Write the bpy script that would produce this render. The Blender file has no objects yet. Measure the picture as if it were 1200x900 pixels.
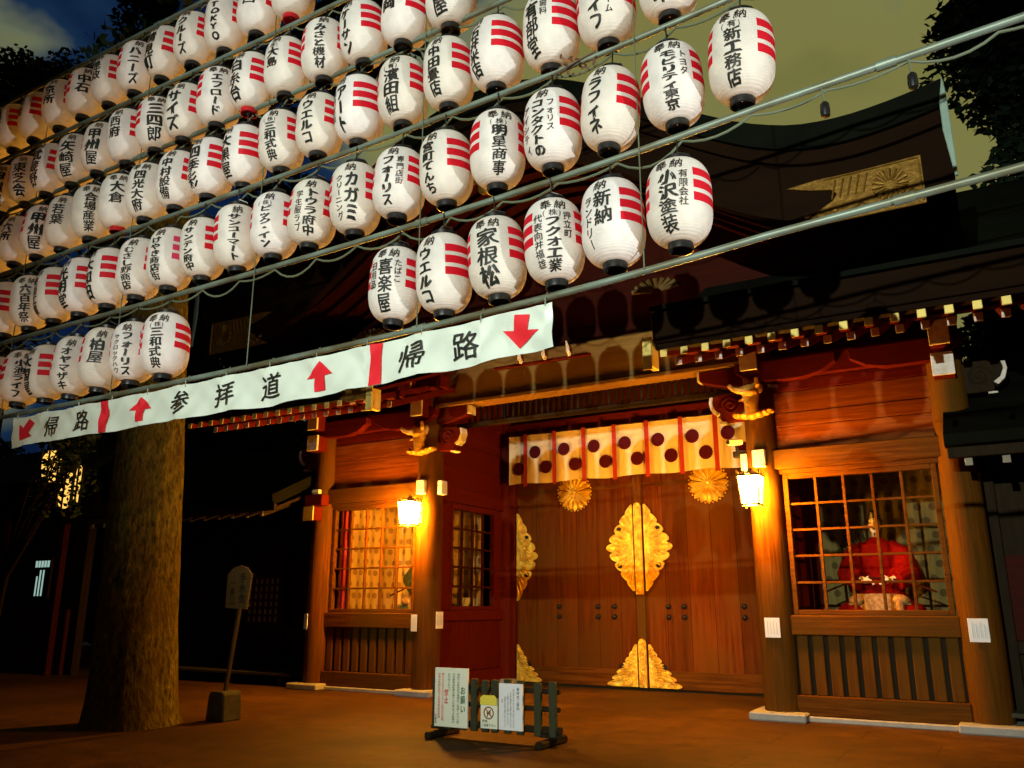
import bpy, bmesh, math, random
from mathutils import Vector, Matrix
random.seed(7)
R = math.radians
SC = bpy.context.scene
COL = SC.collection

# ------------------------------------------------------------------ camera
cd = bpy.data.cameras.new('camera'); cam = bpy.data.objects.new('camera', cd); COL.objects.link(cam)
cam.location = (0, 0, 1.6); cam.rotation_euler = (R(90+14.94), 0, R(30.1))
cd.sensor_width = 36; cd.lens = 971.3/1200*36; cd.clip_end = 800
SC.camera = cam
SC.view_settings.view_transform = 'Standard'; SC.view_settings.look = 'None'
SC.view_settings.exposure = 0; SC.view_settings.gamma = 1
SC.cycles.use_denoising = True
SC.cycles.max_bounces = 6
SC.cycles.sample_clamp_indirect = 4

# ------------------------------------------------------------------ night sky and moon
W = bpy.data.worlds.new('World'); SC.world = W; W.use_nodes = True
nt = W.node_tree; nt.nodes.clear()
N = nt.nodes.new; L = nt.links.new
out = N('ShaderNodeOutputWorld'); bg = N('ShaderNodeBackground'); bg2 = N('ShaderNodeBackground'); add = N('ShaderNodeAddShader')
sky = N('ShaderNodeTexSky'); sky.sky_type = 'NISHITA'; sky.sun_disc = False; sky.sun_elevation = R(22); sky.sun_rotation = R(150)
L(sky.outputs[0], bg.inputs[0]); bg.inputs[1].default_value = 0.00015
tc = N('ShaderNodeTexCoord'); mp = N('ShaderNodeMapping'); mp.inputs['Scale'].default_value = (1.6, 1.6, 2.6); mp.inputs['Location'].default_value = (0.95, 0.4, 0.7)
L(tc.outputs['Generated'], mp.inputs[0])
nz = N('ShaderNodeTexNoise'); nz.inputs['Scale'].default_value = 2.0; nz.inputs['Detail'].default_value = 5; nz.inputs['Roughness'].default_value = .5
L(mp.outputs[0], nz.inputs['Vector'])
# clouds lit by the city thicken towards the right (+x) of the place
sx = N('ShaderNodeSeparateXYZ'); L(tc.outputs['Generated'], sx.inputs[0])
ma = N('ShaderNodeMath'); ma.operation = 'MULTIPLY_ADD'; ma.inputs[1].default_value = .34; L(sx.outputs[0], ma.inputs[0]); L(nz.outputs['Fac'], ma.inputs[2])
cr = N('ShaderNodeValToRGB'); e = cr.color_ramp.elements
e[0].position = .20; e[0].color = (.002, .008, .032, 1)
e[1].position = .70; e[1].color = (.105, .108, .040, 1)
q = e.new(.50); q.color = (.150, .142, .042, 1); q = e.new(.60); q.color = (.118, .122, .034, 1)
q = e.new(.27); q.color = (.006, .020, .050, 1)
q = e.new(.34); q.color = (.110, .125, .075, 1)
q = e.new(.40); q.color = (.150, .150, .048, 1)
L(ma.outputs[0], cr.inputs[0]); L(cr.outputs[0], bg2.inputs[0]); dp = N('ShaderNodeVectorMath'); dp.operation = 'DOT_PRODUCT'; dp.inputs[1].default_value = (-.22, .84, .50); L(tc.outputs['Generated'], dp.inputs[0])
gl = N('ShaderNodeMapRange'); gl.interpolation_type = 'SMOOTHSTEP'; gl.inputs[1].default_value = .15; gl.inputs[2].default_value = .9; gl.inputs[3].default_value = .03; gl.inputs[4].default_value = 1.3
L(dp.outputs['Value'], gl.inputs[0]); L(gl.outputs[0], bg2.inputs[1])
L(bg.outputs[0], add.inputs[0]); L(bg2.outputs[0], add.inputs[1]); L(add.outputs[0], out.inputs[0])

sl = bpy.data.lights.new('moon', 'SUN'); sl.energy = .01; sl.angle = R(.5); sl.color = (1, .97, .9)
so = bpy.data.objects.new('moon', sl); COL.objects.link(so); so.rotation_euler = (R(68), 0, R(-30))

# flood lamps on the two poles that stand behind and beside the lantern rack (their poles are built below)
FL1 = Vector((-1.0, -12.2, 5.0)); FL2 = Vector((5.8, 3.2, 1.6))
def spot(name, loc, target, watts, cone, blend, col, rad):
    l = bpy.data.lights.new(name, 'SPOT'); l.energy = watts; l.spot_size = R(cone); l.spot_blend = blend; l.color = col; l.shadow_soft_size = rad
    o = bpy.data.objects.new(name, l); COL.objects.link(o); o.location = loc
    o.rotation_euler = (Vector(target)-Vector(loc)).to_track_quat('-Z', 'Y').to_euler(); return o
spot('floodlight_beam', FL1, (-2.5, 4.4, 4.5), 15500, 43, 1.0, (.94, 1.0, .90), .06)
spot('floodlight_beam', FL2, (-2.0, 4.5, 3.9), 2300, 36, 1.0, (1, 1, .97), .06)

# ------------------------------------------------------------------ materials
def mat(name, base=(.5,.5,.5), rough=.7, metal=0., spec=.3):
    m = bpy.data.materials.new(name); m.use_nodes = True
    b = m.node_tree.nodes['Principled BSDF']
    b.inputs['Base Color'].default_value = (*base, 1); b.inputs['Roughness'].default_value = rough
    b.inputs['Metallic'].default_value = metal; b.inputs['Specular IOR Level'].default_value = spec
    return m
def P(m): return m.node_tree.nodes['Principled BSDF']
def noise_mat(name, c1, c2, scale=(1,1,1), nscale=4, rough=.7, metal=0., bump=.2, dist=.01, detail=6, lo=.3, hi=.7, spec=.3, c3=None, big=.6):
    m = mat(name, c1, rough, metal, spec); t = m.node_tree; n = t.nodes.new; l = t.links.new
    tc = n('ShaderNodeTexCoord'); mp = n('ShaderNodeMapping'); mp.inputs['Scale'].default_value = scale; l(tc.outputs['Object'], mp.inputs[0])
    nz = n('ShaderNodeTexNoise'); nz.inputs['Scale'].default_value = nscale; nz.inputs['Detail'].default_value = detail; nz.inputs['Roughness'].default_value = .6
    l(mp.outputs[0], nz.inputs['Vector'])
    cr = n('ShaderNodeValToRGB'); cr.color_ramp.elements[0].position = lo; cr.color_ramp.elements[1].position = hi
    cr.color_ramp.elements[0].color = (*c1, 1); cr.color_ramp.elements[1].color = (*c2, 1)
    l(nz.outputs['Fac'], cr.inputs[0]); col = cr.outputs[0]
    if c3:
        n2 = n('ShaderNodeTexNoise'); n2.inputs['Scale'].default_value = big; n2.inputs['Detail'].default_value = 4; l(tc.outputs['Object'], n2.inputs['Vector'])
        r2 = n('ShaderNodeValToRGB'); r2.color_ramp.elements[0].position = .42; r2.color_ramp.elements[1].position = .66; l(n2.outputs['Fac'], r2.inputs[0])
        mx = n('ShaderNodeMix'); mx.data_type = 'RGBA'; l(r2.outputs[0], mx.inputs[0]); l(col, mx.inputs[6]); mx.inputs[7].default_value = (*c3, 1); col = mx.outputs[2]
    l(col, P(m).inputs['Base Color'])
    if bump:
        bp = n('ShaderNodeBump'); bp.inputs['Strength'].default_value = bump; bp.inputs['Distance'].default_value = dist
        l(nz.outputs['Fac'], bp.inputs['Height']); l(bp.outputs[0], P(m).inputs['Normal'])
    rr = n('ShaderNodeMapRange'); rr.inputs[3].default_value = max(.05, rough-.12); rr.inputs[4].default_value = min(1, rough+.12)
    l(nz.outputs['Fac'], rr.inputs[0]); l(rr.outputs[0], P(m).inputs['Roughness'])
    return m
WOODV = noise_mat('wood_upright', (0.06536,0.0192,0.0016), (0.1307,0.04352,0.004), (14,14,.8), 1.6, .6, spec=.02, bump=.45, lo=.36, hi=.62, c3=(0.07912,0.0352,0.0036))
WOODH = noise_mat('wood_level', (0.05984,0.01771,0.0016), (0.1232,0.04067,0.0036), (.8,9,14), 1.6, .6, spec=.02, bump=.45, lo=.36, hi=.62, c3=(0.07392,0.0328,0.0032))
WOODP = noise_mat('wood_pale', (.20,.115,.026), (.30,.18,.045), (.7,6,9), 1.6, .65, spec=.02, bump=.2, c3=(.19,.09,.025))
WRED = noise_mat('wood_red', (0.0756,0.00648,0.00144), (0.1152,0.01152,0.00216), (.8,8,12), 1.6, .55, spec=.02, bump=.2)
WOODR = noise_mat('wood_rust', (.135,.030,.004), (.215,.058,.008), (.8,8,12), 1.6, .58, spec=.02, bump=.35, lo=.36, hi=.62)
WREDV = noise_mat('wood_red_upright', (0.0684,0.00576,0.00144), (0.1044,0.0108,0.00216), (12,12,.8), 1.6, .55, spec=.02, bump=.2)
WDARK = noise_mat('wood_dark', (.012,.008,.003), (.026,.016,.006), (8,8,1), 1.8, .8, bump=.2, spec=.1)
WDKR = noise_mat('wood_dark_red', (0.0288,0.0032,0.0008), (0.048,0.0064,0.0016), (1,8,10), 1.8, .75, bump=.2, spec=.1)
WDARK2 = noise_mat('weathered_post', (.05,.035,.016), (.09,.065,.03), (9,9,1), 1.8, .8, bump=.2, spec=.05)
BARGE = noise_mat('barge_wood', (0.0084,0.00336,0.00084), (0.01512,0.0063,0.00168), (1,6,4), 1.5, .85, bump=.2, spec=.08)
GOLD = noise_mat('gold_leaf', (1.0,.72,.07), (.86,.50,.03), (1,1,1), 13, .33, .45, bump=1.0, dist=.035, c3=(.62,.32,.022), big=7)
GOLDB = noise_mat('old_gilding', (0.3,0.168,0.024), (0.18,0.09,0.012), (1,1,1), 14, .5, .55, bump=.8, dist=.02)
DULLG = noise_mat('dull_gilding', (.10,.055,.010), (.16,.09,.018), (1,1,1), 14, .6, .2, bump=.5)
NOSEG = noise_mat('carved_gilding', (.70,.42,.07), (.42,.22,.03), (1,1,1), 14, .5, .4, bump=.9, dist=.03)
GOLDP = mat('gold_paint', (.80,.62,.16), .5, .25)
WHITEP = noise_mat('white_gofun_paint', (.78,.74,.64), (.66,.61,.50), (1,1,1), 7, .75, bump=.1, c3=(.55,.50,.40), big=9)
DULLW = noise_mat('dull_white_paint', (.30,.28,.20), (.22,.20,.14), (1,1,1), 7, .8, bump=.1)  # duller white than the gate's rafter tips, for the corridor rafters
COPPER = noise_mat('weathered_copper', (0.0024,0.0036,0.0018), (0.0066,0.0084,0.0042), (1,1,1), 1.4, .85, bump=.15, spec=.08)
COPPERD = noise_mat('dark_copper', (.003,.0035,.002), (.007,.008,.004), (1,1,1), 1.4, .9, bump=.15, spec=.03)
COPPERL = noise_mat('pale_copper_edge', (.26,.40,.32), (.36,.50,.41), (1,1,1), 5, .55, bump=.15)
STONE = noise_mat('foundation_stone', (0.272,0.272,0.232), (0.368,0.36,0.312), (1,1,1), 7, .85, bump=.3)
PIPE = noise_mat('galvanised_pipe', (0.1292,0.17,0.1292), (0.2176,0.2652,0.2108), (3,30,30), 1.6, .45, .3, bump=.1, c3=(0.1088,0.102,0.0544), big=2.5)
CABLE = mat('cable_rubber', (.10,.12,.07), .6)
BLACK = mat('black_lacquer', (.008,.008,.007), .35, 0, .5)
INK = mat('black_ink', (.012,.013,.010), .55)
REDINK = mat('red_ink', (.62,.012,.020), .6)
GREENINK = mat('green_ink', (.02,.13,.05), .6)
IRON = mat('dark_iron', (.02,.018,.015), .5, .6)
BRONZE = mat('lamp_bronze', (.16,.09,.03), .4, .8)
CREST = mat('crest_purple', (.060,.004,.007), .8, 0, .05)
SKIN = noise_mat('painted_face', (.70,.60,.46), (.62,.51,.38), (1,1,1), 6, .6, bump=0)
REDROBE = noise_mat('red_silk', (.20,.0035,.001), (.12,.002,.001), (1,1,1), 9, .8, bump=.2, spec=.03)
DARKROBE = noise_mat('dark_green_silk', (.015,.028,.018), (.03,.045,.03), (1,1,1), 9, .5, bump=.2)
BROCADE = noise_mat('gold_brocade', (.36,.22,.06), (.24,.11,.03), (1,1,1), 18, .55, .1, bump=.2, lo=.42, hi=.58)
CAMW = mat('white_plastic', (.75,.75,.72), .4)
CONC = noise_mat('mossy_concrete', (.030,.030,.016), (.065,.060,.034), (1,1,1), 9, .9, bump=.4)
GLASSK = mat('glass_dark', (.01,.01,.01), .1)

# ground: large worn paving slabs
GROUND = noise_mat('worn_paving', (0.0663,0.0289,0.0035), (0.1148,0.051,0.0063), (1,1,1), 3.1, .70, bump=.4, dist=.02, detail=10, c3=(0.0544,0.02635,0.0042), big=.45, spec=.06, lo=.36, hi=.64)
t = GROUND.node_tree; n = t.nodes.new; l = t.links.new
tcg = n('ShaderNodeTexCoord'); bk = n('ShaderNodeTexBrick'); bk.inputs['Scale'].default_value = 1; bk.inputs['Brick Width'].default_value = 1.8; bk.inputs['Row Height'].default_value = .9
bk.inputs['Mortar Size'].default_value = .008; bk.inputs['Color1'].default_value = (1,1,1,1); bk.inputs['Color2'].default_value = (.86,.86,.86,1); bk.inputs['Mortar'].default_value = (.5,.5,.5,1)
l(tcg.outputs['Object'], bk.inputs['Vector'])
mx = n('ShaderNodeMix'); mx.data_type = 'RGBA'; mx.blend_type = 'MULTIPLY'; mx.inputs[0].default_value = .85
src = P(GROUND).inputs['Base Color'].links[0].from_socket
l(src, mx.inputs[6]); l(bk.outputs['Color'], mx.inputs[7]); l(mx.outputs[2], P(GROUND).inputs['Base Color'])

# door boards: vertical planks of slightly different tone
DOORW = noise_mat('door_planks', (0.08075,0.01714,0.001275), (0.1413,0.03427,0.00255), (9,9,.55), 1.6, .48, spec=.02, bump=.5, lo=.36, hi=.62, c3=(0.105,0.03713,0.003825), big=.9)
t = DOORW.node_tree; n = t.nodes.new; l = t.links.new
tcd = n('ShaderNodeTexCoord'); sep = n('ShaderNodeSeparateXYZ'); l(tcd.outputs['Object'], sep.inputs[0])
m1 = n('ShaderNodeMath'); m1.operation = 'MULTIPLY'; m1.inputs[1].default_value = 1/.48; l(sep.outputs[0], m1.inputs[0])
fl = n('ShaderNodeMath'); fl.operation = 'FLOOR'; l(m1.outputs[0], fl.inputs[0])
wn = n('ShaderNodeTexWhiteNoise'); wn.noise_dimensions = '1D'; l(fl.outputs[0], wn.inputs['W'])
mr = n('ShaderNodeMapRange'); mr.inputs[3].default_value = .72; mr.inputs[4].default_value = 1.12; l(wn.outputs['Value'], mr.inputs[0])
fr = n('ShaderNodeMath'); fr.operation = 'FRACT'; l(m1.outputs[0], fr.inputs[0])
gt = n('ShaderNodeMath'); gt.operation = 'GREATER_THAN'; gt.inputs[1].default_value = .022; l(fr.outputs[0], gt.inputs[0])
g2 = n('ShaderNodeMapRange'); g2.inputs[3].default_value = .35; g2.inputs[4].default_value = 1; l(gt.outputs[0], g2.inputs[0])
mm = n('ShaderNodeMath'); mm.operation = 'MULTIPLY'; l(mr.outputs[0], mm.inputs[0]); l(g2.outputs[0], mm.inputs[1])
vm = n('ShaderNodeMix'); vm.data_type = 'RGBA'; vm.blend_type = 'MULTIPLY'; vm.inputs[0].default_value = 1
src = P(DOORW).inputs['Base Color'].links[0].from_socket
cb = n('ShaderNodeCombineXYZ'); [l(mm.outputs[0], cb.inputs[i]) for i in range(3)]
l(src, vm.inputs[6]); l(cb.outputs[0], vm.inputs[7]); l(vm.outputs[2], P(DOORW).inputs['Base Color'])

BARK = noise_mat('tree_bark', (0.03213,0.02639,0.003443), (0.1951,0.155,0.02295), (8,8,3.4), 1.9, .95, bump=1.0, dist=.09, detail=10, c3=(0.09754,0.06311,0.01148), big=1.5, spec=.02, lo=.36, hi=.66)
def leaf_mat(name, c):
    m = noise_mat(name, c, tuple(v*1.9 for v in c), (1,1,1), .8, .6, bump=0); return m
LEAFD = leaf_mat('cedar_foliage', (.008,.018,.006)); LEAFM = leaf_mat('broad_foliage', (.022,.045,.012))

def emit(name, col, s):
    m = bpy.data.materials.new(name); m.use_nodes = True; t = m.node_tree; t.nodes.clear()
    o = t.nodes.new('ShaderNodeOutputMaterial'); e = t.nodes.new('ShaderNodeEmission'); e.inputs[0].default_value = (*col, 1); e.inputs[1].default_value = s
    t.links.new(e.outputs[0], o.inputs[0]); return m
LAMPGLOW = emit('lamp_paper_glow', (1, .40, .035), 980)
ROOMGLOW = emit('room_lamp_glow', (1, .55, .13), 3.2); ROOMGLOW2 = emit('room_lamp_glow_bright', (1, .50, .09), 3.2)
WARMGLOW = emit('lit_paper', (1, .55, .10), 1.4)
COOLGLOW = emit('lit_window_cool', (.55, .85, .75), .55)

def thin(name, base, trans=.3, rough=.8):
    m = bpy.data.materials.new(name); m.use_nodes = True; t = m.node_tree; n = t.nodes.new; l = t.links.new
    b = P(m); b.inputs['Base Color'].default_value = (*base, 1); b.inputs['Roughness'].default_value = rough; b.inputs['Specular IOR Level'].default_value = .25
    tr = n('ShaderNodeBsdfTranslucent'); tr.inputs[0].default_value = (*base, 1); mx = n('ShaderNodeMixShader'); mx.inputs[0].default_value = trans
    o = t.nodes['Material Output']; l(b.outputs[0], mx.inputs[1]); l(tr.outputs[0], mx.inputs[2]); l(mx.outputs[0], o.inputs[0]); m['tr'] = 1
    return m, b, tr
def lantern_mat(name, stripe=(.62,.008,.022), has=True):
    m, b, tr = thin(name, (.8,.8,.76), .32, .6); t = m.node_tree; n = t.nodes.new; l = t.links.new
    tc = n('ShaderNodeTexCoord'); s = n('ShaderNodeSeparateXYZ'); l(tc.outputs['Object'], s.inputs[0])
    def M(op, a, b_=None):
        k = n('ShaderNodeMath'); k.operation = op
        for i, v in enumerate((a, b_)):
            if v is None: continue
            if isinstance(v, (int, float)): k.inputs[i].default_value = v
            else: l(v, k.inputs[i])
        return k.outputs[0]
    oi = n('ShaderNodeObjectInfo')
    age = n('ShaderNodeMix'); age.data_type = 'RGBA'; l(oi.outputs['Random'], age.inputs[0]); age.inputs[6].default_value = (.86,.87,.85,1); age.inputs[7].default_value = (.78,.77,.68,1)
    nz = n('ShaderNodeTexNoise'); nz.inputs['Scale'].default_value = 6; nz.inputs['Detail'].default_value = 4; l(tc.outputs['Object'], nz.inputs['Vector'])
    dm = n('ShaderNodeMapRange'); dm.inputs[1].default_value = .35; dm.inputs[2].default_value = .75; dm.inputs[3].default_value = 1; dm.inputs[4].default_value = .74; l(nz.outputs['Fac'], dm.inputs[0])
    d3 = n('ShaderNodeCombineXYZ'); [l(dm.outputs[0], d3.inputs[i]) for i in range(3)]
    dirt = n('ShaderNodeMix'); dirt.data_type = 'RGBA'; dirt.blend_type = 'MULTIPLY'; dirt.inputs[0].default_value = 1; l(age.outputs[2], dirt.inputs[6]); l(d3.outputs[0], dirt.inputs[7])
    col = dirt.outputs[2]
    if has:
        x2 = M('MULTIPLY', s.outputs[0], s.outputs[0]); y2 = M('MULTIPLY', s.outputs[1], s.outputs[1])
        side = M('GREATER_THAN', M('DIVIDE', x2, M('ADD', x2, y2)), .47)
        band = None
        for zc in (.122, .040, -.042):
            g = M('LESS_THAN', M('ABSOLUTE', M('SUBTRACT', s.outputs[2], zc)), .0275)
            band = g if band is None else M('ADD', band, g)
        k = M('MULTIPLY', side, band)
        mx = n('ShaderNodeMix'); mx.data_type = 'RGBA'; l(k, mx.inputs[0]); l(col, mx.inputs[6]); mx.inputs[7].default_value = (*stripe, 1); col = mx.outputs[2]
    l(col, b.inputs['Base Color']); l(col, tr.inputs[0])
    w = n('ShaderNodeTexWave'); w.bands_direction = 'Z'; w.inputs['Scale'].default_value = 22; w.inputs['Distortion'].default_value = .15; l(tc.outputs['Object'], w.inputs['Vector'])
    bp = n('ShaderNodeBump'); bp.inputs['Strength'].default_value = .28; bp.inputs['Distance'].default_value = .004; l(w.outputs['Fac'], bp.inputs['Height'])
    n3 = n('ShaderNodeTexNoise'); n3.inputs['Scale'].default_value = 9; n3.inputs['Detail'].default_value = 3; l(tc.outputs['Object'], n3.inputs['Vector'])
    b3 = n('ShaderNodeBump'); b3.inputs['Strength'].default_value = .35; b3.inputs['Distance'].default_value = .012; l(n3.outputs['Fac'], b3.inputs['Height']); l(bp.outputs[0], b3.inputs['Normal'])
    l(b3.outputs[0], b.inputs['Normal']); return m
LANT = lantern_mat('lantern_paper'); LANTP = lantern_mat('lantern_paper_pink', (.62,.05,.13)); LANTN = lantern_mat('lantern_paper_plain', has=False)
VINYL, vb, vt = thin('banner_vinyl', (.60,.71,.62), .15, .35)
CLOTH, _, _ = thin('curtain_cloth', (.82,.68,.40), .12, .85)
PAPER = noise_mat('notice_paper', (.76,.78,.76), (.70,.72,.70), (1,1,1), 5, .8, bump=.05)
PAPERY = mat('cream_board', (.74,.76,.58), .7)
REDCLOTH = noise_mat('red_cloth', (.42,.03,.02), (.30,.02,.015), (6,6,1), 2, .8, bump=.2)

def crest_cloth(name, base, dot, cell, r, ax=0):
    m = noise_mat(name, base, tuple(v*.86 for v in base), (1,1,.3), 5, .85, bump=.1); t = m.node_tree; n = t.nodes.new; l = t.links.new
    tc = n('ShaderNodeTexCoord'); s = n('ShaderNodeSeparateXYZ'); l(tc.outputs['Object'], s.inputs[0])
    def M(op, a, b_=None):
        k = n('ShaderNodeMath'); k.operation = op
        for i, v in enumerate((a, b_)):
            if v is None: continue
            if isinstance(v, (int, float)): k.inputs[i].default_value = v
            else: l(v, k.inputs[i])
        return k.outputs[0]
    zz = M('DIVIDE', s.outputs[2], cell); row = M('FLOOR', zz)
    xx = M('ADD', M('DIVIDE', s.outputs[ax], cell), M('MULTIPLY', row, .5))
    fx = M('SUBTRACT', M('FRACT', xx), .5); fz = M('SUBTRACT', M('FRACT', zz), .5)
    d = M('SQRT', M('ADD', M('MULTIPLY', fx, fx), M('MULTIPLY', fz, fz)))
    k = M('MULTIPLY', M('LESS_THAN', d, r), .8)
    src = P(m).inputs['Base Color'].links[0].from_socket
    mx = n('ShaderNodeMix'); mx.data_type = 'RGBA'; l(k, mx.inputs[0]); l(src, mx.inputs[6]); mx.inputs[7].default_value = (*dot, 1)
    l(mx.outputs[2], P(m).inputs['Base Color']); return m
CRESTC = crest_cloth('crested_inner_cloth', (.60,.44,.16), (.22,.11,.03), .24, .26); CRESTY = crest_cloth('crested_side_cloth', (.42,.27,.075), (.15,.07,.015), .24, .26, 1); CRESTR = crest_cloth('crested_inner_cloth_dim', (.17,.125,.028), (.055,.03,.006), .24, .26)  # dim copy for the right bay: its shade is put into the colour

# ------------------------------------------------------------------ mesh helpers
class MB:
    def __init__(s): s.bm = bmesh.new()
    def _merge(s, b, mtx=None):
        if mtx is not None: bmesh.ops.transform(b, matrix=mtx, verts=b.verts)
        me = bpy.data.meshes.new('t'); b.to_mesh(me); b.free(); s.bm.from_mesh(me); bpy.data.meshes.remove(me); return s
    def box(s, x0, x1, y0, y1, z0, z1, bev=.008, mtx=None):
        b = bmesh.new(); bmesh.ops.create_cube(b, size=1)
        for v in b.verts:
            v.co = Vector(((x0+x1)/2+v.co.x*abs(x1-x0), (y0+y1)/2+v.co.y*abs(y1-y0), (z0+z1)/2+v.co.z*abs(z1-z0)))
        bv = min(bev, .3*min(abs(x1-x0), abs(y1-y0), abs(z1-z0)))
        if bv > .0005: bmesh.ops.bevel(b, geom=b.edges[:], offset=bv, segments=1, affect='EDGES')
        return s._merge(b, mtx)
    def beam(s, p0, p1, w, h, bev=.006, up=(0,0,1)):
        p0, p1 = Vector(p0), Vector(p1); d = p1-p0; z = d.normalized(); u = Vector(up); x = z.cross(u)
        if x.length < 1e-4: x = Vector((1,0,0))
        x.normalize(); y = x.cross(z)
        m = Matrix((x, y, z)).transposed().to_4x4(); m.translation = (p0+p1)/2
        return s.box(-w/2, w/2, -h/2, h/2, -d.length/2, d.length/2, bev, m)
    def tube(s, pts, r, n=8, cap=True):
        pts = [Vector(p) for p in pts]; rs = r if isinstance(r, (list, tuple)) else [r]*len(pts); rings = []
        prev = None
        for i, p in enumerate(pts):
            d = (pts[min(i+1, len(pts)-1)]-pts[max(i-1, 0)]).normalized()
            if prev is None:
                x = d.orthogonal().normalized()
            else:
                x = (prev - d*prev.dot(d)); x = x.normalized() if x.length > 1e-5 else d.orthogonal().normalized()
            prev = x; y = d.cross(x)
            rings.append([s.bm.verts.new(p+(x*math.cos(a)+y*math.sin(a))*rs[i]) for a in [2*math.pi*k/n for k in range(n)]])
        for a, b in zip(rings, rings[1:]):
            for k in range(n): s.bm.faces.new((a[k], a[(k+1) % n], b[(k+1) % n], b[k]))
        if cap:
            s.bm.faces.new(rings[0][::-1]); s.bm.faces.new(rings[-1])
        return s
    def lathe(s, prof, c=(0,0,0), n=24, cap=True, sx=1, sy=1):
        c = Vector(c); rings = []
        for r, z in prof:
            rings.append([s.bm.verts.new(c+Vector((r*math.cos(2*math.pi*k/n)*sx, r*math.sin(2*math.pi*k/n)*sy, z))) for k in range(n)])
        for a, b in zip(rings, rings[1:]):
            for k in range(n): s.bm.faces.new((a[k], a[(k+1) % n], b[(k+1) % n], b[k]))
        if cap:
            s.bm.faces.new(rings[0][::-1]); s.bm.faces.new(rings[-1])
        return s
    def prism(s, pts, axis, a0, a1, bev=0):
        # polygon pts in the plane across `axis` ('y': (x,z), 'x': (y,z), 'z': (x,y)), extruded from a0 to a1
        def P3(p, a): return {'y': Vector((p[0], a, p[1])), 'x': Vector((a, p[0], p[1])), 'z': Vector((p[0], p[1], a))}[axis]
        b = bmesh.new()
        A = [b.verts.new(P3(p, a0)) for p in pts]; B = [b.verts.new(P3(p, a1)) for p in pts]
        b.faces.new(A); b.faces.new(B[::-1])
        for i in range(len(pts)):
            j = (i+1) % len(pts); b.faces.new((A[i], B[i], B[j], A[j]))
        bmesh.ops.recalc_face_normals(b, faces=b.faces)
        if bev: bmesh.ops.bevel(b, geom=[e for e in b.edges if e.calc_face_angle(0) > .5], offset=bev, segments=1, affect='EDGES')
        bmesh.ops.triangulate(b, faces=[f for f in b.faces if len(f.verts) > 4])
        return s._merge(b)
    def ball(s, c, r, seg=12, rings=8):
        r = r if isinstance(r, (tuple, list)) else (r, r, r)
        b = bmesh.new(); bmesh.ops.create_uvsphere(b, u_segments=seg, v_segments=rings, radius=1)
        for v in b.verts: v.co = Vector((v.co.x*r[0]+c[0], v.co.y*r[1]+c[1], v.co.z*r[2]+c[2]))
        return s._merge(b)
    def sheet(s, fn, nu, nv):
        g = [[s.bm.verts.new(fn(i/nu, j/nv)) for j in range(nv+1)] for i in range(nu+1)]
        for i in range(nu):
            for j in range(nv): s.bm.faces.new((g[i][j], g[i+1][j], g[i+1][j+1], g[i][j+1]))
        return s
    def disc(s, c, r, y, n=20):
        vs = [s.bm.verts.new((c[0]+r*math.cos(2*math.pi*k/n), y, c[1]+r*math.sin(2*math.pi*k/n))) for k in range(n)]
        s.bm.faces.new(vs); return s
def root_of(o):
    while o.parent: o = o.parent
    return o
def obj(name, mb, m, parent=None, smooth=False, loc=None, local=False):
    """link what is in mb (world coordinates unless local) as ONE mesh object"""
    me = bpy.data.meshes.new(name)
    org = Vector(loc) if loc is not None else Vector((0,0,0))
    if parent is not None: org = root_of(parent).location.copy()
    if not local: bmesh.ops.translate(mb.bm, verts=mb.bm.verts, vec=-org)
    mb.bm.to_mesh(me); mb.bm.free()
    me.materials.append(m)
    if smooth:
        for p in me.polygons: p.use_smooth = True
        if smooth != 2: me.set_sharp_from_angle(angle=R(38))
    o = bpy.data.objects.new(name, me); COL.objects.link(o)
    if parent is not None: o.parent = parent
    elif loc is not None: o.location = loc
    return o
def thing(name, label, cat, loc, group=None):
    o = bpy.data.objects.new(name, None); COL.objects.link(o); o.location = loc; o.empty_display_size = .2
    return tag(o, label, cat, group)
def tag(o, label, cat, group=None):
    o['label'] = label; o['category'] = cat
    if group: o['group'] = group
    return o
def structure(o): o['kind'] = 'structure'; return o

# ---- glyphs (Blender's own built-in typeface)
_gl = {}
brush = random.Random(5)
def glyph(ch, off):
    k = (ch, off)
    if k in _gl: return _gl[k]
    cu = bpy.data.curves.new('glyph', 'FONT'); cu.body = ch; cu.size = 1; cu.offset = off; cu.resolution_u = 2
    o = bpy.data.objects.new('glyph', cu); COL.objects.link(o)
    me = bpy.data.meshes.new_from_object(o.evaluated_get(bpy.context.evaluated_depsgraph_get()))
    bpy.data.objects.remove(o); bpy.data.curves.remove(cu)
    b = bmesh.new(); b.from_mesh(me); bpy.data.meshes.remove(me)
    for ax, cuts in (((1,0,0), (.17,.33,.5,.67,.83)), ((0,1,0), (.1,.37,.64))):
        for c in cuts:
            bmesh.ops.bisect_plane(b, geom=b.verts[:]+b.edges[:]+b.faces[:], plane_co=Vector(ax)*c, plane_no=ax)
    b.verts.ensure_lookup_table(); b.verts.index_update()
    vs = [(v.co.x-.5, v.co.y-.38) for v in b.verts]; fs = [[v.index for v in f.verts] for f in b.faces]
    b.free()
    if ch in 'ー(（)）～' : vs = [(y, -x) for x, y in vs] if ch in 'ー～' else vs
    _gl[k] = (vs, fs); return _gl[k]
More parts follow.
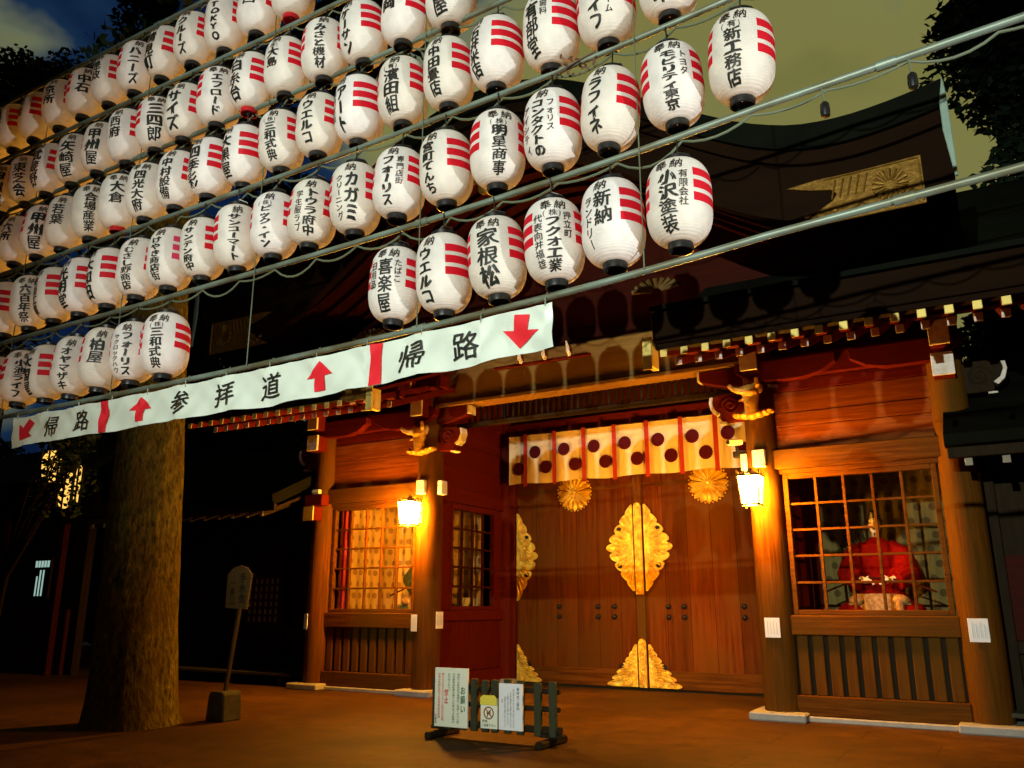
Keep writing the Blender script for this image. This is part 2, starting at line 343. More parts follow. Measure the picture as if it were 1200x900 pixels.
def put_glyph(mb, ch, off, place, cu, cv, w, h, tilt=0):
    # uneven brushed strokes: the same glyph laid down a few times, each a hair further out
    vs, fs = glyph(ch, 0); c, s_ = math.cos(tilt), math.sin(tilt); k = off*1.15*(1.05 if len(vs) < 95 else .75 if len(vs) < 170 else .42)
    f1, f2, sl = brush.uniform(0, 6), brush.uniform(0, 6), brush.uniform(.0, .10)
    vs = [(x+.026*math.sin(4.5*y+f1)+.012*math.sin(11*y+f2), y+.022*math.sin(5*x+f2)+sl*x) for x, y in vs]
    for i, (dx, dy) in enumerate(((-k, -k*.5), (k, -k*.5), (0, k*.8)) if k > .002 else ((0, 0),)):
        bv = []
        for x, y in vs:
            p = place(cu+((x+dx)*c-(y+dy)*s_)*w, cv+((x+dx)*s_+(y+dy)*c)*h)
            if i: p = p*(1+.0012*i) if place.__name__ == 'place' else p-Vector((0, .0004*i, 0))
            bv.append(mb.bm.verts.new(p))
        for f in fs:
            try: mb.bm.faces.new([bv[j] for j in f])
            except ValueError: pass
def column_text(mb, text, off, place, u, vtop, vbot, w, hmax=None):
    n_ = len(text); h = (vtop-vbot)/n_
    if hmax: h = min(h, hmax)
    for i, ch in enumerate(text):
        put_glyph(mb, ch, off, place, u, vtop-h*(i+.5), w, h*.98)

# ================================================================== SETTING
g = MB(); g.sheet(lambda u, v: Vector((-150+300*u, -150+300*v, 0)), 6, 6)
structure(obj('ground', g, GROUND))

# ================================================================== SHRINE GATE
CX, YF, HB, BAY = -6.28, 13.2, 3.22, 2.69
XC = [CX-HB-BAY, CX-HB, CX+HB, CX+HB+BAY]
YD = 16.07
gate = thing('shrine_gate', 'large red-brown timber shrine gate with dark copper roofs, gilded fittings and closed plank doors', 'gate', (CX, YF, 0))
def gp(name, mb, m, parent=None, smooth=False): return obj(name, mb, m, parent or gate, smooth)
# columns with entasis
def column_prof(r, h): return [(r*1.0, .12), (r*1.03, 1.2), (r*1.0, 3.0), (r*.94, h-.3), (r*.9, h)]
for i, x in enumerate(XC):
    c = gp('column', MB().lathe(column_prof(.255, 5.75), (x, YF, 0), 32), WOODV, smooth=True)
    gp('foundation_stone', MB().box(x-.40, x+.40, YF-.42, YF+.40, 0, .115, .02), STONE, c)
for x in (XC[1], XC[2]):
    c = gp('column', MB().lathe(column_prof(.22, 5.6), (x, YD-.02, 0), 24), WREDV, smooth=True)
    gp('foundation_stone', MB().box(x-.34, x+.34, YD-.36, YD+.3, 0, .11, .02), STONE, c)

def window_front(xa, xb, z0, z1, y, nx, nz, lit):
    f = MB(); t_ = .075
    f.box(xa, xa+t_, y-.05, y+.05, z0, z1); f.box(xb-t_, xb, y-.05, y+.05, z0, z1)
    f.box(xa+t_, xb-t_, y-.05, y+.05, z0, z0+t_); f.box(xa+t_, xb-t_, y-.05, y+.05, z1-t_, z1)
    w = gp('window', f, WOODH)
    l_ = MB()
    for i in range(1, nx):
        x = xa+t_+(xb-xa-2*t_)*i/nx; l_.box(x-.02, x+.02, y-.028, y+.028, z0+t_, z1-t_, .004)
    for j in range(1, nz):
        z = z0+t_+(z1-z0-2*t_)*j/nz; l_.box(xa+t_, xb-t_, y-.022, y+.020, z-.017, z+.017, .004)
    gp('lattice', l_, WOODH, w); return w
def bay_front(xa, xb, right):
    m = WOODH
    gp('sill_stone', MB().box(xa-.02, xb+.02, YF-.20, YF+.2, 0, .07, .012), STONE)
    gp('ground_beam', MB().box(xa, xb, YF-.13, YF+.13, .072, .345, .012), m)
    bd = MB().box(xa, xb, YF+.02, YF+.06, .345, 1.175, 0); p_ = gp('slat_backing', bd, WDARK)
    n_ = 10; wd = (xb-xa-.04)/n_
    s_ = MB()
    for i in range(n_):
        x = xa+.02+wd*i; s_.box(x+.032, x+wd-.032, YF-.06, YF+.018, .346, 1.174, .012)
    gp('slats', s_, WOODV)
    gp('waist_beam', MB().box(xa, xb, YF-.12, YF+.12, 1.175, 1.455, .012), m)
    window_front(xa+.04, xb-.04, 1.458, 3.56, YF, 5, 5, right)
    gp('head_beam', MB().box(xa-.05, xb+.05, YF-.16, YF+.14, 3.63, 3.935, .014), m)
    gp('window_head', MB().box(xa, xb, YF-.08, YF+.08, 3.561, 3.629, .006), m)
    zs = [3.937, 4.30, 4.52, 4.86, 5.06]
    for a, b in zip(zs, zs[1:]):
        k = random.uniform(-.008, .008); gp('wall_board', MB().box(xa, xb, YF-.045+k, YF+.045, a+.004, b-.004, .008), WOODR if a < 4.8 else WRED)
    gp('tie_beam', MB().box(xa-.1, xb+.1, YF-.13, YF+.13, 5.062, 5.42, .02), WRED)
    # boat shaped bracket arm under the purlin
    arm = [(-.85,.34),(-.85,.20),(-.6,.06),(-.3,0),(.3,0),(.6,.06),(.85,.20),(.85,.34)]
    for xc in (xa+.25, xb-.25):
        gp('bracket_arm', MB().prism([(xc+p[0]*.9, 5.0+p[1]) for p in arm], 'y', YF-.30, YF-.135, .01), WRED)
# right and left guardian bays
bay_front(XC[2]+.235, XC[3]-.235, True)
bay_front(XC[0]+.235, XC[1]-.235, False)
# side walls of the bays, facing the passage
for x, sgn in ((XC[1], 1), (XC[2], -1)):
    y0, y1 = YF+.245, YD-.2
    gp('side_ground_beam', MB().box(x-.10, x+.10, y0, y1, .05, .34, .01), WRED)
    gp('side_panel', MB().box(x-.05, x+.05, y0, y1, .342, 1.30, .01), WREDV)
    gp('side_waist_beam', MB().box(x-.10, x+.10, y0, y1, 1.302, 1.50, .01), WRED)
    ya, yb = 13.86, 15.62
    gp('side_panel', MB().box(x-.05, x+.05, y0, ya, 1.502, 3.6, .008), WRED); gp('side_panel', MB().box(x-.05, x+.05, yb, y1, 1.502, 3.6, .008), WRED)
    f = MB()
    f.box(x-.06, x+.06, ya+.002, ya+.09, 1.502, 3.6); f.box(x-.06, x+.06, yb-.09, yb-.002, 1.502, 3.6); f.box(x-.06, x+.06, ya+.09, yb-.09, 1.502, 1.58); f.box(x-.06, x+.06, ya+.09, yb-.09, 3.48, 3.6)
    w = gp('window', f, WRED); l_ = MB()
    for i in range(1, 4):
        y = ya+.09+(yb-ya-.18)*i/4; l_.box(x-.025, x+.025, y-.022, y+.022, 1.58, 3.48, .004)
    for j in range(1, 5):
        z = 1.58+1.9*j/5; l_.box(x-.021, x+.021, ya+.09, yb-.09, z-.02, z+.02, .004)
    gp('lattice', l_, WDKR, w)
    gp('side_head_beam', MB().box(x-.10, x+.10, y0, y1, 3.602, 3.90, .01), WRED)
    for a, b in ((3.902, 4.35), (4.352, 4.8), (4.802, 5.4), (5.402, 6.08)): gp('side_board', MB().box(x-.045, x+.045, y0, y1, a, b, .008), WRED)
# outer end walls, back wall and floors of the bays, ceiling
for xa, xb in ((XC[0], XC[1]), (XC[2], XC[3])):
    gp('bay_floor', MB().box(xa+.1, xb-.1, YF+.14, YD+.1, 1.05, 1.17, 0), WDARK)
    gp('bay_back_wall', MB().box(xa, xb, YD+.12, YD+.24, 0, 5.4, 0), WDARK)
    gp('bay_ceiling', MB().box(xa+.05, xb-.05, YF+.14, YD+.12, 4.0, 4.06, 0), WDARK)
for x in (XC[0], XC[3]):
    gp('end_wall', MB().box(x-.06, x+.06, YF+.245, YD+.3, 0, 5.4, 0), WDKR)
# lintel and transom above the doors
gp('door_lintel', MB().box(XC[1]+.05, XC[2]-.05, YD-.14, YD+.12, 5.02, 5.55, .015), WRED)
gp('transom_wall', MB().box(XC[1], XC[2], YD-.03, YD+.09, 5.552, 6.6, 0), WDKR)
gp('passage_ceiling', MB().box(XC[1]-.02, XC[2]+.02, YF+.28, YD-.05, 6.08, 6.14, 0), WDKR)
for s in (-1, 1):
    gp('door_jamb', MB().box(CX+s*2.90, CX+s*3.06, YD-.12, YD+.1, .02, 5.018, .01), WREDV)
# rainbow beam across the middle bay (pale bare timber) and the carved transom under it
gp('main_beam', MB().box(XC[1]+.2, XC[2]-.2, YF-.16, YF+.16, 5.44, 6.22, .03), WOODP)
gp('beam_moulding', MB().box(XC[1]+.2, XC[2]-.2, YF-.19, YF+.19, 5.36, 5.437, .012), WOODP)
tr = MB()
for i in range(46):
    x = XC[1]+.5+i*.128
    if x < XC[2]-.4: tr.box(x-.022, x+.022, YF+.6, YF+.66, 5.18, 5.50, .008)
tr.box(XC[1]+.2, XC[2]-.2, YF+.58, YF+.68, 5.08, 5.178, .01)
gp('transom_grille', tr, WDARK)
gp('upper_wall', MB().box(XC[0]-.1, XC[3]+.1, YF+.1, YF+.22, 6.24, 8.3, 0), WDKR)
gp('frieze_wall', MB().box(XC[0]-.1, XC[1]+.2, YF-.02, YF+.095, 5.422, 6.238, 0), WDKR); gp('frieze_wall', MB().box(XC[2]-.2, XC[3]+.1, YF-.02, YF+.095, 5.422, 6.238, 0), WDKR)

# ---- doors
def scallop(cx, cz, hw, hh, side, lobes=9, half='lozenge'):
    """outline of one leafy gilt plate: straight inner edge at cx, scalloped outer edge bulging to cx+side*hw"""
    pts = [(cx, cz+hh)]
    Nn = lobes*7
    for i in range(Nn+1):
        t_ = i/Nn
        if half == 'lozenge':
            z = cz+hh*(1-2*t_); w = hw*(math.sin(math.pi*min(1, max(0, t_)))**.85)*(.80+.20*math.cos((t_-.5)*math.pi*2))
            w = hw*(1-abs(2*t_-1)**1.25)*.92+.045
        else:
            z = cz+hh*(1-t_); w = .05+hw*(t_**1.15)*.95
        w *= .80+.20*abs(math.sin(math.pi*t_*lobes))**.55
        pts.append((cx+side*w, z))
    pts.append((cx, cz-hh if half == 'lozenge' else cz))
    return pts
def gilt(pts, y, th, parent, name='gilt_plate', deco=True):
    o = gp(name, MB().prism(pts, 'y', y-th, y, .006), GOLD, parent)
    if deco:
        xs = [p[0] for p in pts]; zs = [p[1] for p in pts]; cx = sum(xs)/len(xs); cz = sum(zs)/len(zs)
        tri = abs(pts[-1][1]-pts[-2][1]) < .03 and name != '' and (pts[-2][0]-xs[0])**2 > .09
        d = MB(); s = 1 if abs(max(xs)-xs[0]) > abs(min(xs)-xs[0]) else -1; x0 = xs[0]; W_ = abs((max(xs) if s > 0 else min(xs))-x0)
        # leaf ribs raised towards the lobes, a rim and scrolls
        for p in pts[3:-2:4]:
            q_ = Vector((x0+(p[0]-x0)*.35, y-th-.004, cz+(p[1]-cz)*.62)); e_ = Vector((x0+(p[0]-x0)*.90, y-th-.002, cz+(p[1]-cz)*.95))
            d.tube([q_, (q_+e_)/2+Vector((0,-.012,.01)), e_], [.014,.026,.010], 6)
        for (fz, fr) in (((.0, .24), (.34, .14), (-.34, .14)) if not tri else ((-.68, .17), (-.25, .11))):
            c = Vector((x0+s*W_*(.42 if fz == 0 else .30), y-th-.004, (max(zs)+min(zs))/2+fz*(max(zs)-min(zs))/2*1.1 if len(pts) and pts[-1][1] != min(zs) or True else 0))
            rr_ = W_*fr
            d.tube([c+Vector((rr_*(1-.6*a/14)*math.cos(a*.75), 0, rr_*(1-.6*a/14)*math.sin(a*.75))) for a in range(14)], .020, 6)
        gp('leaf_relief', d, GOLD, o, True)
        h = MB()
        for fz in ((.42, -.42) if not tri else (-.05,)):
            h.disc((x0+s*W_*.50, (max(zs)+min(zs))/2+fz*(max(zs)-min(zs))/2), .055, y-th-.012, 14)
        gp('nail_hole', h, IRON, o)
    return o
def chrysanthemum(x, z, r, y, parent):
    b = MB(); n_ = 16
    for k in range(n_):
        a = 2*math.pi*k/n_; d = Vector((math.cos(a), 0, math.sin(a))); s_ = Vector((-math.sin(a), 0, math.cos(a)))
        rows = []
        for f, hw, lift in ((.14,.03,.020), (.55,.105,.045), (.86,.165,.050), (.97,.12,.036), (1.0,.05,.012)):
            c = Vector((x, y, z))+d*r*f
            rows.append([b.bm.verts.new(c+s_*r*hw*u+Vector((0, -lift*(1-u*u)-.006, 0))) for u in (-1, -.5, 0, .5, 1)])
        for A, B_ in zip(rows, rows[1:]):
            for i in range(4): b.bm.faces.new((A[i], A[i+1], B_[i+1], B_[i]))
    b.ball((x, y-.03, z), (r*.15, .05, r*.15))
    b.disc((x, z), r*.9, y-.004, 32)
    for k in range(32):
        a = 2*math.pi*k/32; b.ball((x+r*1.02*math.cos(a), y-.014, z+r*1.02*math.sin(a)), .019, 6, 4)
    return gp('chrysanthemum_crest', b, GOLD, parent, True)
for s in (-1, 1):
    xa, xb = sorted((CX+s*.012, CX+s*2.89))
    d = gp('door', MB().box(xa, xb, YD-.04, YD+.08, .04, 5.0, .008), DOORW)
    r_ = MB(); r_.box(xa+.01, xb-.01, YD-.062, YD-.041, .05, .38, .006); gp('bottom_rail', r_, WOODH, d)
    r_ = MB(); r_.box(xa+.01, xb-.01, YD-.062, YD-.041, 3.95, 4.03, .006); r_.box(xa+.01, xb-.01, YD-.062, YD-.041, 4.6, 4.98, .006); gp('top_rail', r_, WOODH, d)
    # centre medallion half, bottom corner plates, hinge plates
    y = YD-.064
    gilt(scallop((CX-.150 if s < 0 else CX+.085), 2.73, .60, .86, s), y, .03, d)
    gilt(scallop((CX-.150 if s < 0 else CX+.085), .06, .68, .80, s, 7, 'tri'), y, .03, d)
    xo = CX+s*2.87
    gilt(scallop(xo, 2.62, .52, .93, -s), y, .03, d, 'hinge_plate')
    gilt(scallop(xo, .06, .62, .74, -s, 7, 'tri'), y, .03, d, 'hinge_plate')
    chrysanthemum(CX+s*1.46, 3.93, .385, YD-.045, d)
    for zz in (1.575, 1.375):
        for fx in (.52, .84, 2.0) if s > 0 else (.62, .98, 1.86):
            gp('door_stud', MB().ball((CX+s*fx, YD-.05, zz), (.052, .045, .052), 14, 10), IRON, d, True)
    if s < 0:
        m_ = gp('meeting_stile', MB().box(CX-.12, CX+.06, YD-.10, YD-.063, .05, 4.98, .01), WOODV, d)
        def cap(z0, z1):
            b = MB(); pr = [(CX-.115, z0), (CX+.055, z0), (CX+.055, z1-.09), (CX+.03, z1-.02), (CX-.03, z1), (CX-.09, z1-.02), (CX-.115, z1-.09)]
            b.prism(pr, 'y', YD-.135, YD-.101, .012); b.box(CX-.085, CX-.065, YD-.150, YD-.134, z0+.03, z1-.1, .004); b.box(CX+.005, CX+.025, YD-.150, YD-.134, z0+.03, z1-.1, .004)
            for i in range(9): b.ball((CX-.03, YD-.136, z0+.06+(z1-z0-.14)*i/8), (.026, .016, .04), 8, 6)
            gp('stile_cap', b, GOLD, m_, True)
        cap(1.80, 3.63); cap(.055, .97)

# ---- carved gilt elephant nosings on the two inner columns and painted scroll nosings
def nosing(x, y, z):
    b = MB()
    for dx, dz, r in ((-.26,.0,.075),(-.15,-.01,.09),(-.04,-.02,.095),(.07,-.01,.085),(.17,.01,.07),(.25,.02,.05)): b.ball((x+dx, y-.12, z+.06+dz), (r*1.1, .13, r*.75))
    b.tube([(x-.02,y-.16,z+.06),(x-.02,y-.20,z+.20),(x-.02,y-.18,z+.34)], [.12,.105,.13], 10)
    b.ball((x-.03, y-.20, z+.40), (.14,.16,.12)); b.tube([(x-.05,y-.28,z+.42),(x-.16,y-.36,z+.40),(x-.24,y-.40,z+.43),(x-.30,y-.42,z+.49)], [.08,.06,.045,.03], 8)
    b.tube([(x+.05,y-.22,z+.44),(x+.11,y-.28,z+.50),(x+.11,y-.30,z+.60)], [.05,.042,.03], 8)
    b.ball((x+.07,y-.14,z+.46),(.10,.05,.11)); b.ball((x-.12,y-.14,z+.30),(.07,.05,.05)); b.tube([(x-.1,y-.2,z+.3),(x-.2,y-.26,z+.26)], [.03,.012], 6)
    return gp('gilt_nosing', b, NOSEG, None, True)
for i, x in enumerate((XC[1], XC[2])): nosing(x-.02, YF-.16, 4.45)
def scroll_nosing(x, s, z, y=YF, WRED=WRED):
    pr = [(0,0),(.36,0),(.40,.05),(.38,.13),(.47,.20),(.52,.32),(.50,.42),(.40,.46),(0,.46)]
    b = gp('scroll_nosing', MB().prism([(x+s*p[0], z+p[1]) for p in pr], 'y', y-.09, y+.09, .012), WRED)
    sw = MB().tube([(x+s*(.22+.16*(1-a/22)*math.cos(a*.62)), y-.094, z+.24+.16*(1-a/22)*math.sin(a*.62)) for a in range(20)], .014, 6)
    gp('carved_scroll', sw, WRED, b, True)
    e_ = MB().prism([(x+s*p[0], z+p[1]) for p in ((.385,.135),(.475,.20),(.525,.32),(.505,.425),(.56,.42),(.575,.31),(.53,.17),(.44,.09))], 'y', y-.093, y+.093, .006)
    e_.box(*sorted((x+s*.30, x+s*.42)), y-.093, y+.093, z-.03, z-.002, .004)
    gp('white_end', e_, WHITEP, b)
scroll_nosing(XC[1]+.22, 1, 4.50); scroll_nosing(XC[2]-.22, -1, 4.48); scroll_nosing(XC[0]-.20, -1, 4.42); scroll_nosing(XC[3]+.20, 1, 4.5, WRED=WDARK)  # dark wood on the rightmost nosing puts its shade into the colour
# upper bracket ends with white faces
def white_block(x0, x1, y0, y1, z0, z1):
    o = gp('bracket_block', MB().box(x0, x1, y0+.05, y1, z0, z1, .01), WRED)
    gp('white_end', MB().box(x0-.003, x1+.003, y0, y0+.049, z0-.003, z1+.003, .006), WHITEP, o)
for x in XC:
    white_block(x-.13, x+.13, YF-.55, YF-.2, 5.16, 5.52)
    white_block(x-.15, x+.15, YF-.95, YF-.5, 5.58, 5.80)
for x in (XC[0], XC[3]): white_block(x-.14, x+.14, YF-.52, YF-.2, 4.72, 5.04)
# boat arms running out from the inner columns under the main beam
for x, s in ((XC[1], 1), (XC[2], -1)):
    arm = [(.15,.32),(.15,0),(.5,.02),(.85,.12),(.92,.16),(.92,.32)]
    o = gp('bracket_arm', MB().prism([(x+s*p[0], 5.03+p[1]) for p in arm], 'y', YF-.13, YF+.13, .01), WRED)
    gp('white_end', MB().box(*sorted((x+s*.921, x+s*.96)), YF-.13, YF+.13, 5.18, 5.355, .006), WHITEP, o)
# white wedge covers where the head beam passes through the columns
for x in XC:
    gp('wedge_cover', MB().box(x-.095, x+.095, YF-.34, YF-.24, 3.66, 3.93, .012), WHITEP)
    if x in (XC[1], XC[2]):
        s = 1 if x == XC[1] else -1
        gp('wedge_cover', MB().box(*sorted((x+s*.24, x+s*.34)), YF-.10, YF+.10, 3.66, 3.93, .012), WHITEP)

# ---- lower eaves (left and right of the middle bay)
YE = 10.5
def eave(xa, xb, inner):
    gp('eave_fascia', MB().prism([(YE-.10, 5.08), (YE-.16, 5.50), (YE+.10, 5.54), (YE+.12, 5.08)], 'x', xa, xb, .01), BARGE)
    gp('eave_batten', MB().box(xa+.01, xb-.01, YE-.06, YE+.10, 5.00, 5.076, .008), BARGE)
    gp('eave_soffit', MB().prism([(YE+.05, 5.07), (YF-.1, 6.10), (YF-.1, 6.16), (YE+.05, 5.13)], 'x', xa, xb), WRED)
    gp('inner_eave_purlin', MB().box(xa, xb, 11.22, 11.36, 5.14, 5.26, .01), WRED)
    gp('eave_purlin', MB().box(xa-.0, xb-.0, YF-.75, YF-.45, 5.60, 5.86, .02), WRED)
    n_ = int((xb-xa-.1)/.2915)
    for i in range(n_+1):
        x = (xa+.12+.2915*i) if inner == 'left' else (xb-.12-.2915*i)
        if not xa < x < xb: continue
        r_ = gp('flying_rafter', MB().beam((x, YE-.02, 4.945), (x, 12.2, 5.52), .09, .10), WRED)
        gp('rafter_tip', MB().box(x-.05, x+.05, YE-.045, YE-.022, 4.892, 4.998, .008), GOLDP, r_)
        r_ = gp('base_rafter', MB().beam((x, 11.10, 4.99), (x, YF, 5.74), .10, .11), WRED)
        gp('rafter_tip', MB().box(x-.05, x+.05, 11.078, 11.098, 4.935, 5.045, .008), WHITEP, r_)
    # gilt strap closing the end of the eave beside the middle bay
    x = xa if inner == 'left' else xb; s = -1 if inner == 'left' else 1
    gp('gilt_strap', MB().box(*sorted((x, x+s*.13)), YE-.19, YE-.162, 4.70, 5.16, .006).box(*sorted((x+s*.001, x+s*.09)), YE-.155, YE+.1, 4.74, 5.10, .006), GOLDP)
    gp('gilt_eave_plate', MB().prism([(x-s*(.02), 4.92),(x-s*.5, 4.92),(x-s*.62,5.0),(x-s*.48,5.09),(x-s*.66,5.2),(x-s*.5,5.28),(x-s*.02,5.28)] , 'y', YE-.135, YE-.112, .005), GOLDB) if inner == 'right' else None
    # copper roof above
    prof = [(YE-.20, 5.52), (YE-.22, 5.58), (12.5, 6.45), (14.5, 7.7), (16.2, 9.0), (16.3, 9.0), (16.3, 8.9), (14.6, 7.5), (12.6, 6.25), (YE+.1, 5.53)]
    gp('copper_roof', MB().prism(prof, 'x', xa-(.25 if inner == 'right' else 0), xb+(.25 if inner == 'left' else 0)), COPPER)
eave(CX-7.24, CX-2.5, 'right')
eave(CX+2.5, CX+7.80, 'left')

# ---- the broad curved gable (karahafu) above
PR = [(0,9.66),(.8,9.56),(1.6,9.26),(2.5,8.70),(3.2,8.24),(3.8,7.86),(4.4,7.56),(5.0,7.42),(5.8,7.46),(6.38,7.58)]
def prof(s):
    s = abs(s)
    for (a, za), (b, zb) in zip(PR, PR[1:]):
        if s <= b: return za+(zb-za)*(s-a)/(b-a)
    return PR[-1][1]
def sprof(s): return sum(prof(s+d) for d in (-.35,-.18,0,.18,.35))/5 if abs(s) < 6.0 else prof(s)
SS = [-6.38+12.76*i/64 for i in range(65)]
def band(t0, t1, y0, y1, b=MB):
    m = MB(); pts = [(CX+s, sprof(s)-t0) for s in SS]+[(CX+s, sprof(s)-t1) for s in reversed(SS)]
    rows = [[m.bm.verts.new((p[0], y, p[1])) for p in pts] for y in (y0, y1)]
    n_ = len(pts)
    for i in range(n_):
        j = (i+1) % n_; m.bm.faces.new((rows[0][i], rows[0][j], rows[1][j], rows[1][i]))
    for k in range(len(SS)-1):
        for rw in rows: m.bm.faces.new((rw[k], rw[k+1], rw[n_-2-k], rw[n_-1-k]))
    bmesh.ops.recalc_face_normals(m.bm, faces=m.bm.faces); return m
gp('gable_roof', band(0, .34, 9.86, 15.4), COPPER)
bb = gp('bargeboard', band(.345, 1.27, 10.02, 10.16), BARGE)
gp('barge_moulding', band(.345, .52, 9.93, 10.017), BARGE, bb)
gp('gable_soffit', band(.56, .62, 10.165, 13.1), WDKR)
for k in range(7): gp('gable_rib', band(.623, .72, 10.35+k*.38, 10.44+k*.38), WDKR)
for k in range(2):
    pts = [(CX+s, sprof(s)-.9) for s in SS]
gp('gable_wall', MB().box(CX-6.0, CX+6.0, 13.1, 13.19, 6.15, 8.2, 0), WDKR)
for s in (-1, 1):
    xe = CX+s*6.30
    # gilt end plate with chrysanthemum relief and pierced lizard-tail outline
    xv = xe; xe = CX+s*6.06
    pl = [(0,.0),(0,.62),(-.75,.60),(-1.2,.61),(-1.55,.58),(-1.25,.48),(-1.02,.43),(-.96,.36),(-1.02,.28),(-1.14,.22),(-1.22,.15),(-1.32,.09),(-1.5,0)]
    base = [(xe+s*p[0], 6.12+p[1]) for p in pl]
    o = gp('gilt_end_plate', MB().prism(base, 'y', 9.985, 10.018, .006), GOLDB, bb)
    d = MB()
    for k in range(16):
        a = 2*math.pi*k/16; d.tube([(xe-s*.36+.06*math.cos(a), 9.98, 6.44+.06*math.sin(a)), (xe-s*.36+.2*math.cos(a), 9.97, 6.44+.2*math.sin(a))], [.012,.03], 6)
    for k in range(5): d.tube([(xe-s*(.66+.09*k), 9.98, 6.42), (xe-s*(.60+.09*k), 9.975, 6.66)], [.010,.016], 6)
    for k in range(5): d.ball((xe-s*(1.0+.08*k), 9.98, 6.17+.05*abs(2-k)), (.05,.02,.035), 8, 6)
    d.tube([(xe-s*.03, 9.98, 6.15), (xe-s*.03, 9.98, 6.71), (xe-s*1.1, 9.98, 6.70)], .014, 6)
    gp('relief', d, GOLDB, o, True)
    # pale copper verge end
    gp('verge_end', MB().prism([(xv+s*.09,7.60),(xv+s*.03,7.25),(xv+s*.025,6.9),(xv+s*.08,6.30),(xv+s*.11,6.30),(xv+s*.115,6.95),(xv+s*.11,7.40)], 'y', 9.83, 9.87, .008), COPPERL)
# pendant carving under the middle of the gable, frog-leg carving at the right
b = MB()
for i, (dx, dz, r) in enumerate(((0,0,.2),(-.25,.05,.16),(.25,.05,.16),(-.45,.16,.1),(.45,.16,.1),(0,-.2,.13))): b.ball((CX+dx, 9.99, 8.15+dz), (r, .06, r))
gp('gable_pendant', b, GOLDB, None, True)
for x, z in ((CX-2.6, 5.98), (CX+2.55, 5.86)):
    b = MB()
    for k in range(9):
        a = R(15+150*k/8); b.tube([(x+.08*math.cos(a), YE-.02, z+.05*math.sin(a)), (x+.36*math.cos(a), YE-.05, z+.19*math.sin(a))], [.02,.035], 6)
    gp('flower_carving', b, DULLG, None, True)
for x in (-7.3, -6.8, -6.3):
    gp('bracket_horn', MB().tube([(x, 12.95, 5.98), (x+.02, 12.83, 6.02), (x+.03, 12.80, 6.10), (x+.01, 12.79, 6.2)], [.04,.035,.028,.012], 8), WHITEP, None, True)
gp('bracket_rail', MB().box(-7.9, -5.9, 12.93, 13.0, 5.92, 5.97, .006), WRED)
# ridge
gp('roof_ridge', MB().box(CX-6.2, CX+6.2, 15.4, 16.4, 8.7, 9.4, .05), COPPER)

# ================================================================== things on the gate
# door curtain
cur = thing('door_curtain', 'pale crested curtain with red ribbons hanging above the gate doors', 'curtain', (CX, 15.6, 4.1))
RB = [-8.68,-7.97,-7.28,-6.59,-5.88,-5.17,-4.47]
edges = [-9.11]+RB+[-3.75]
def cy(x): return 15.6+.010*math.sin(x*9)+.006*math.sin(x*23+1)
cl = obj('cloth', MB().sheet(lambda u, v: Vector((-9.11+5.36*u, cy(-9.11+5.36*u)*1-(1-v)*.012*math.sin(u*40), 4.13+1.06*v+.015*math.sin(u*25)*(1-v))), 150, 8), CLOTH, cur, 2)
for x in RB:
    obj('ribbon', MB().sheet(lambda u, v: Vector((x-.045+.09*u, cy(x)-.055, 4.07+1.14*v)), 2, 6), REDCLOTH, cur)
for i, (a, b_) in enumerate(zip(edges, edges[1:])):
    w = b_-a
    for fx, fz in ((.32, 4.80), (.68, 4.46)):
        if i == 0 and fz > 4.6: continue
        x = a+w*fx if i else a+.26
        b = MB(); n_ = 48
        yy = cy(x)-.036
        vs = [b.bm.verts.new((x+.142*(1-.05*abs(math.sin(8*2*math.pi*k/n_)))*math.cos(2*math.pi*k/n_), yy, fz+.142*(1-.05*abs(math.sin(8*2*math.pi*k/n_)))*math.sin(2*math.pi*k/n_))) for k in range(n_)]
        b.bm.faces.new(vs)
        obj('crest', b, CREST, cur)
obj('curtain_rod', MB().tube([(-9.2,15.66,5.2),(-3.4,15.66,5.2)], .02, 8), WDARK, cur)

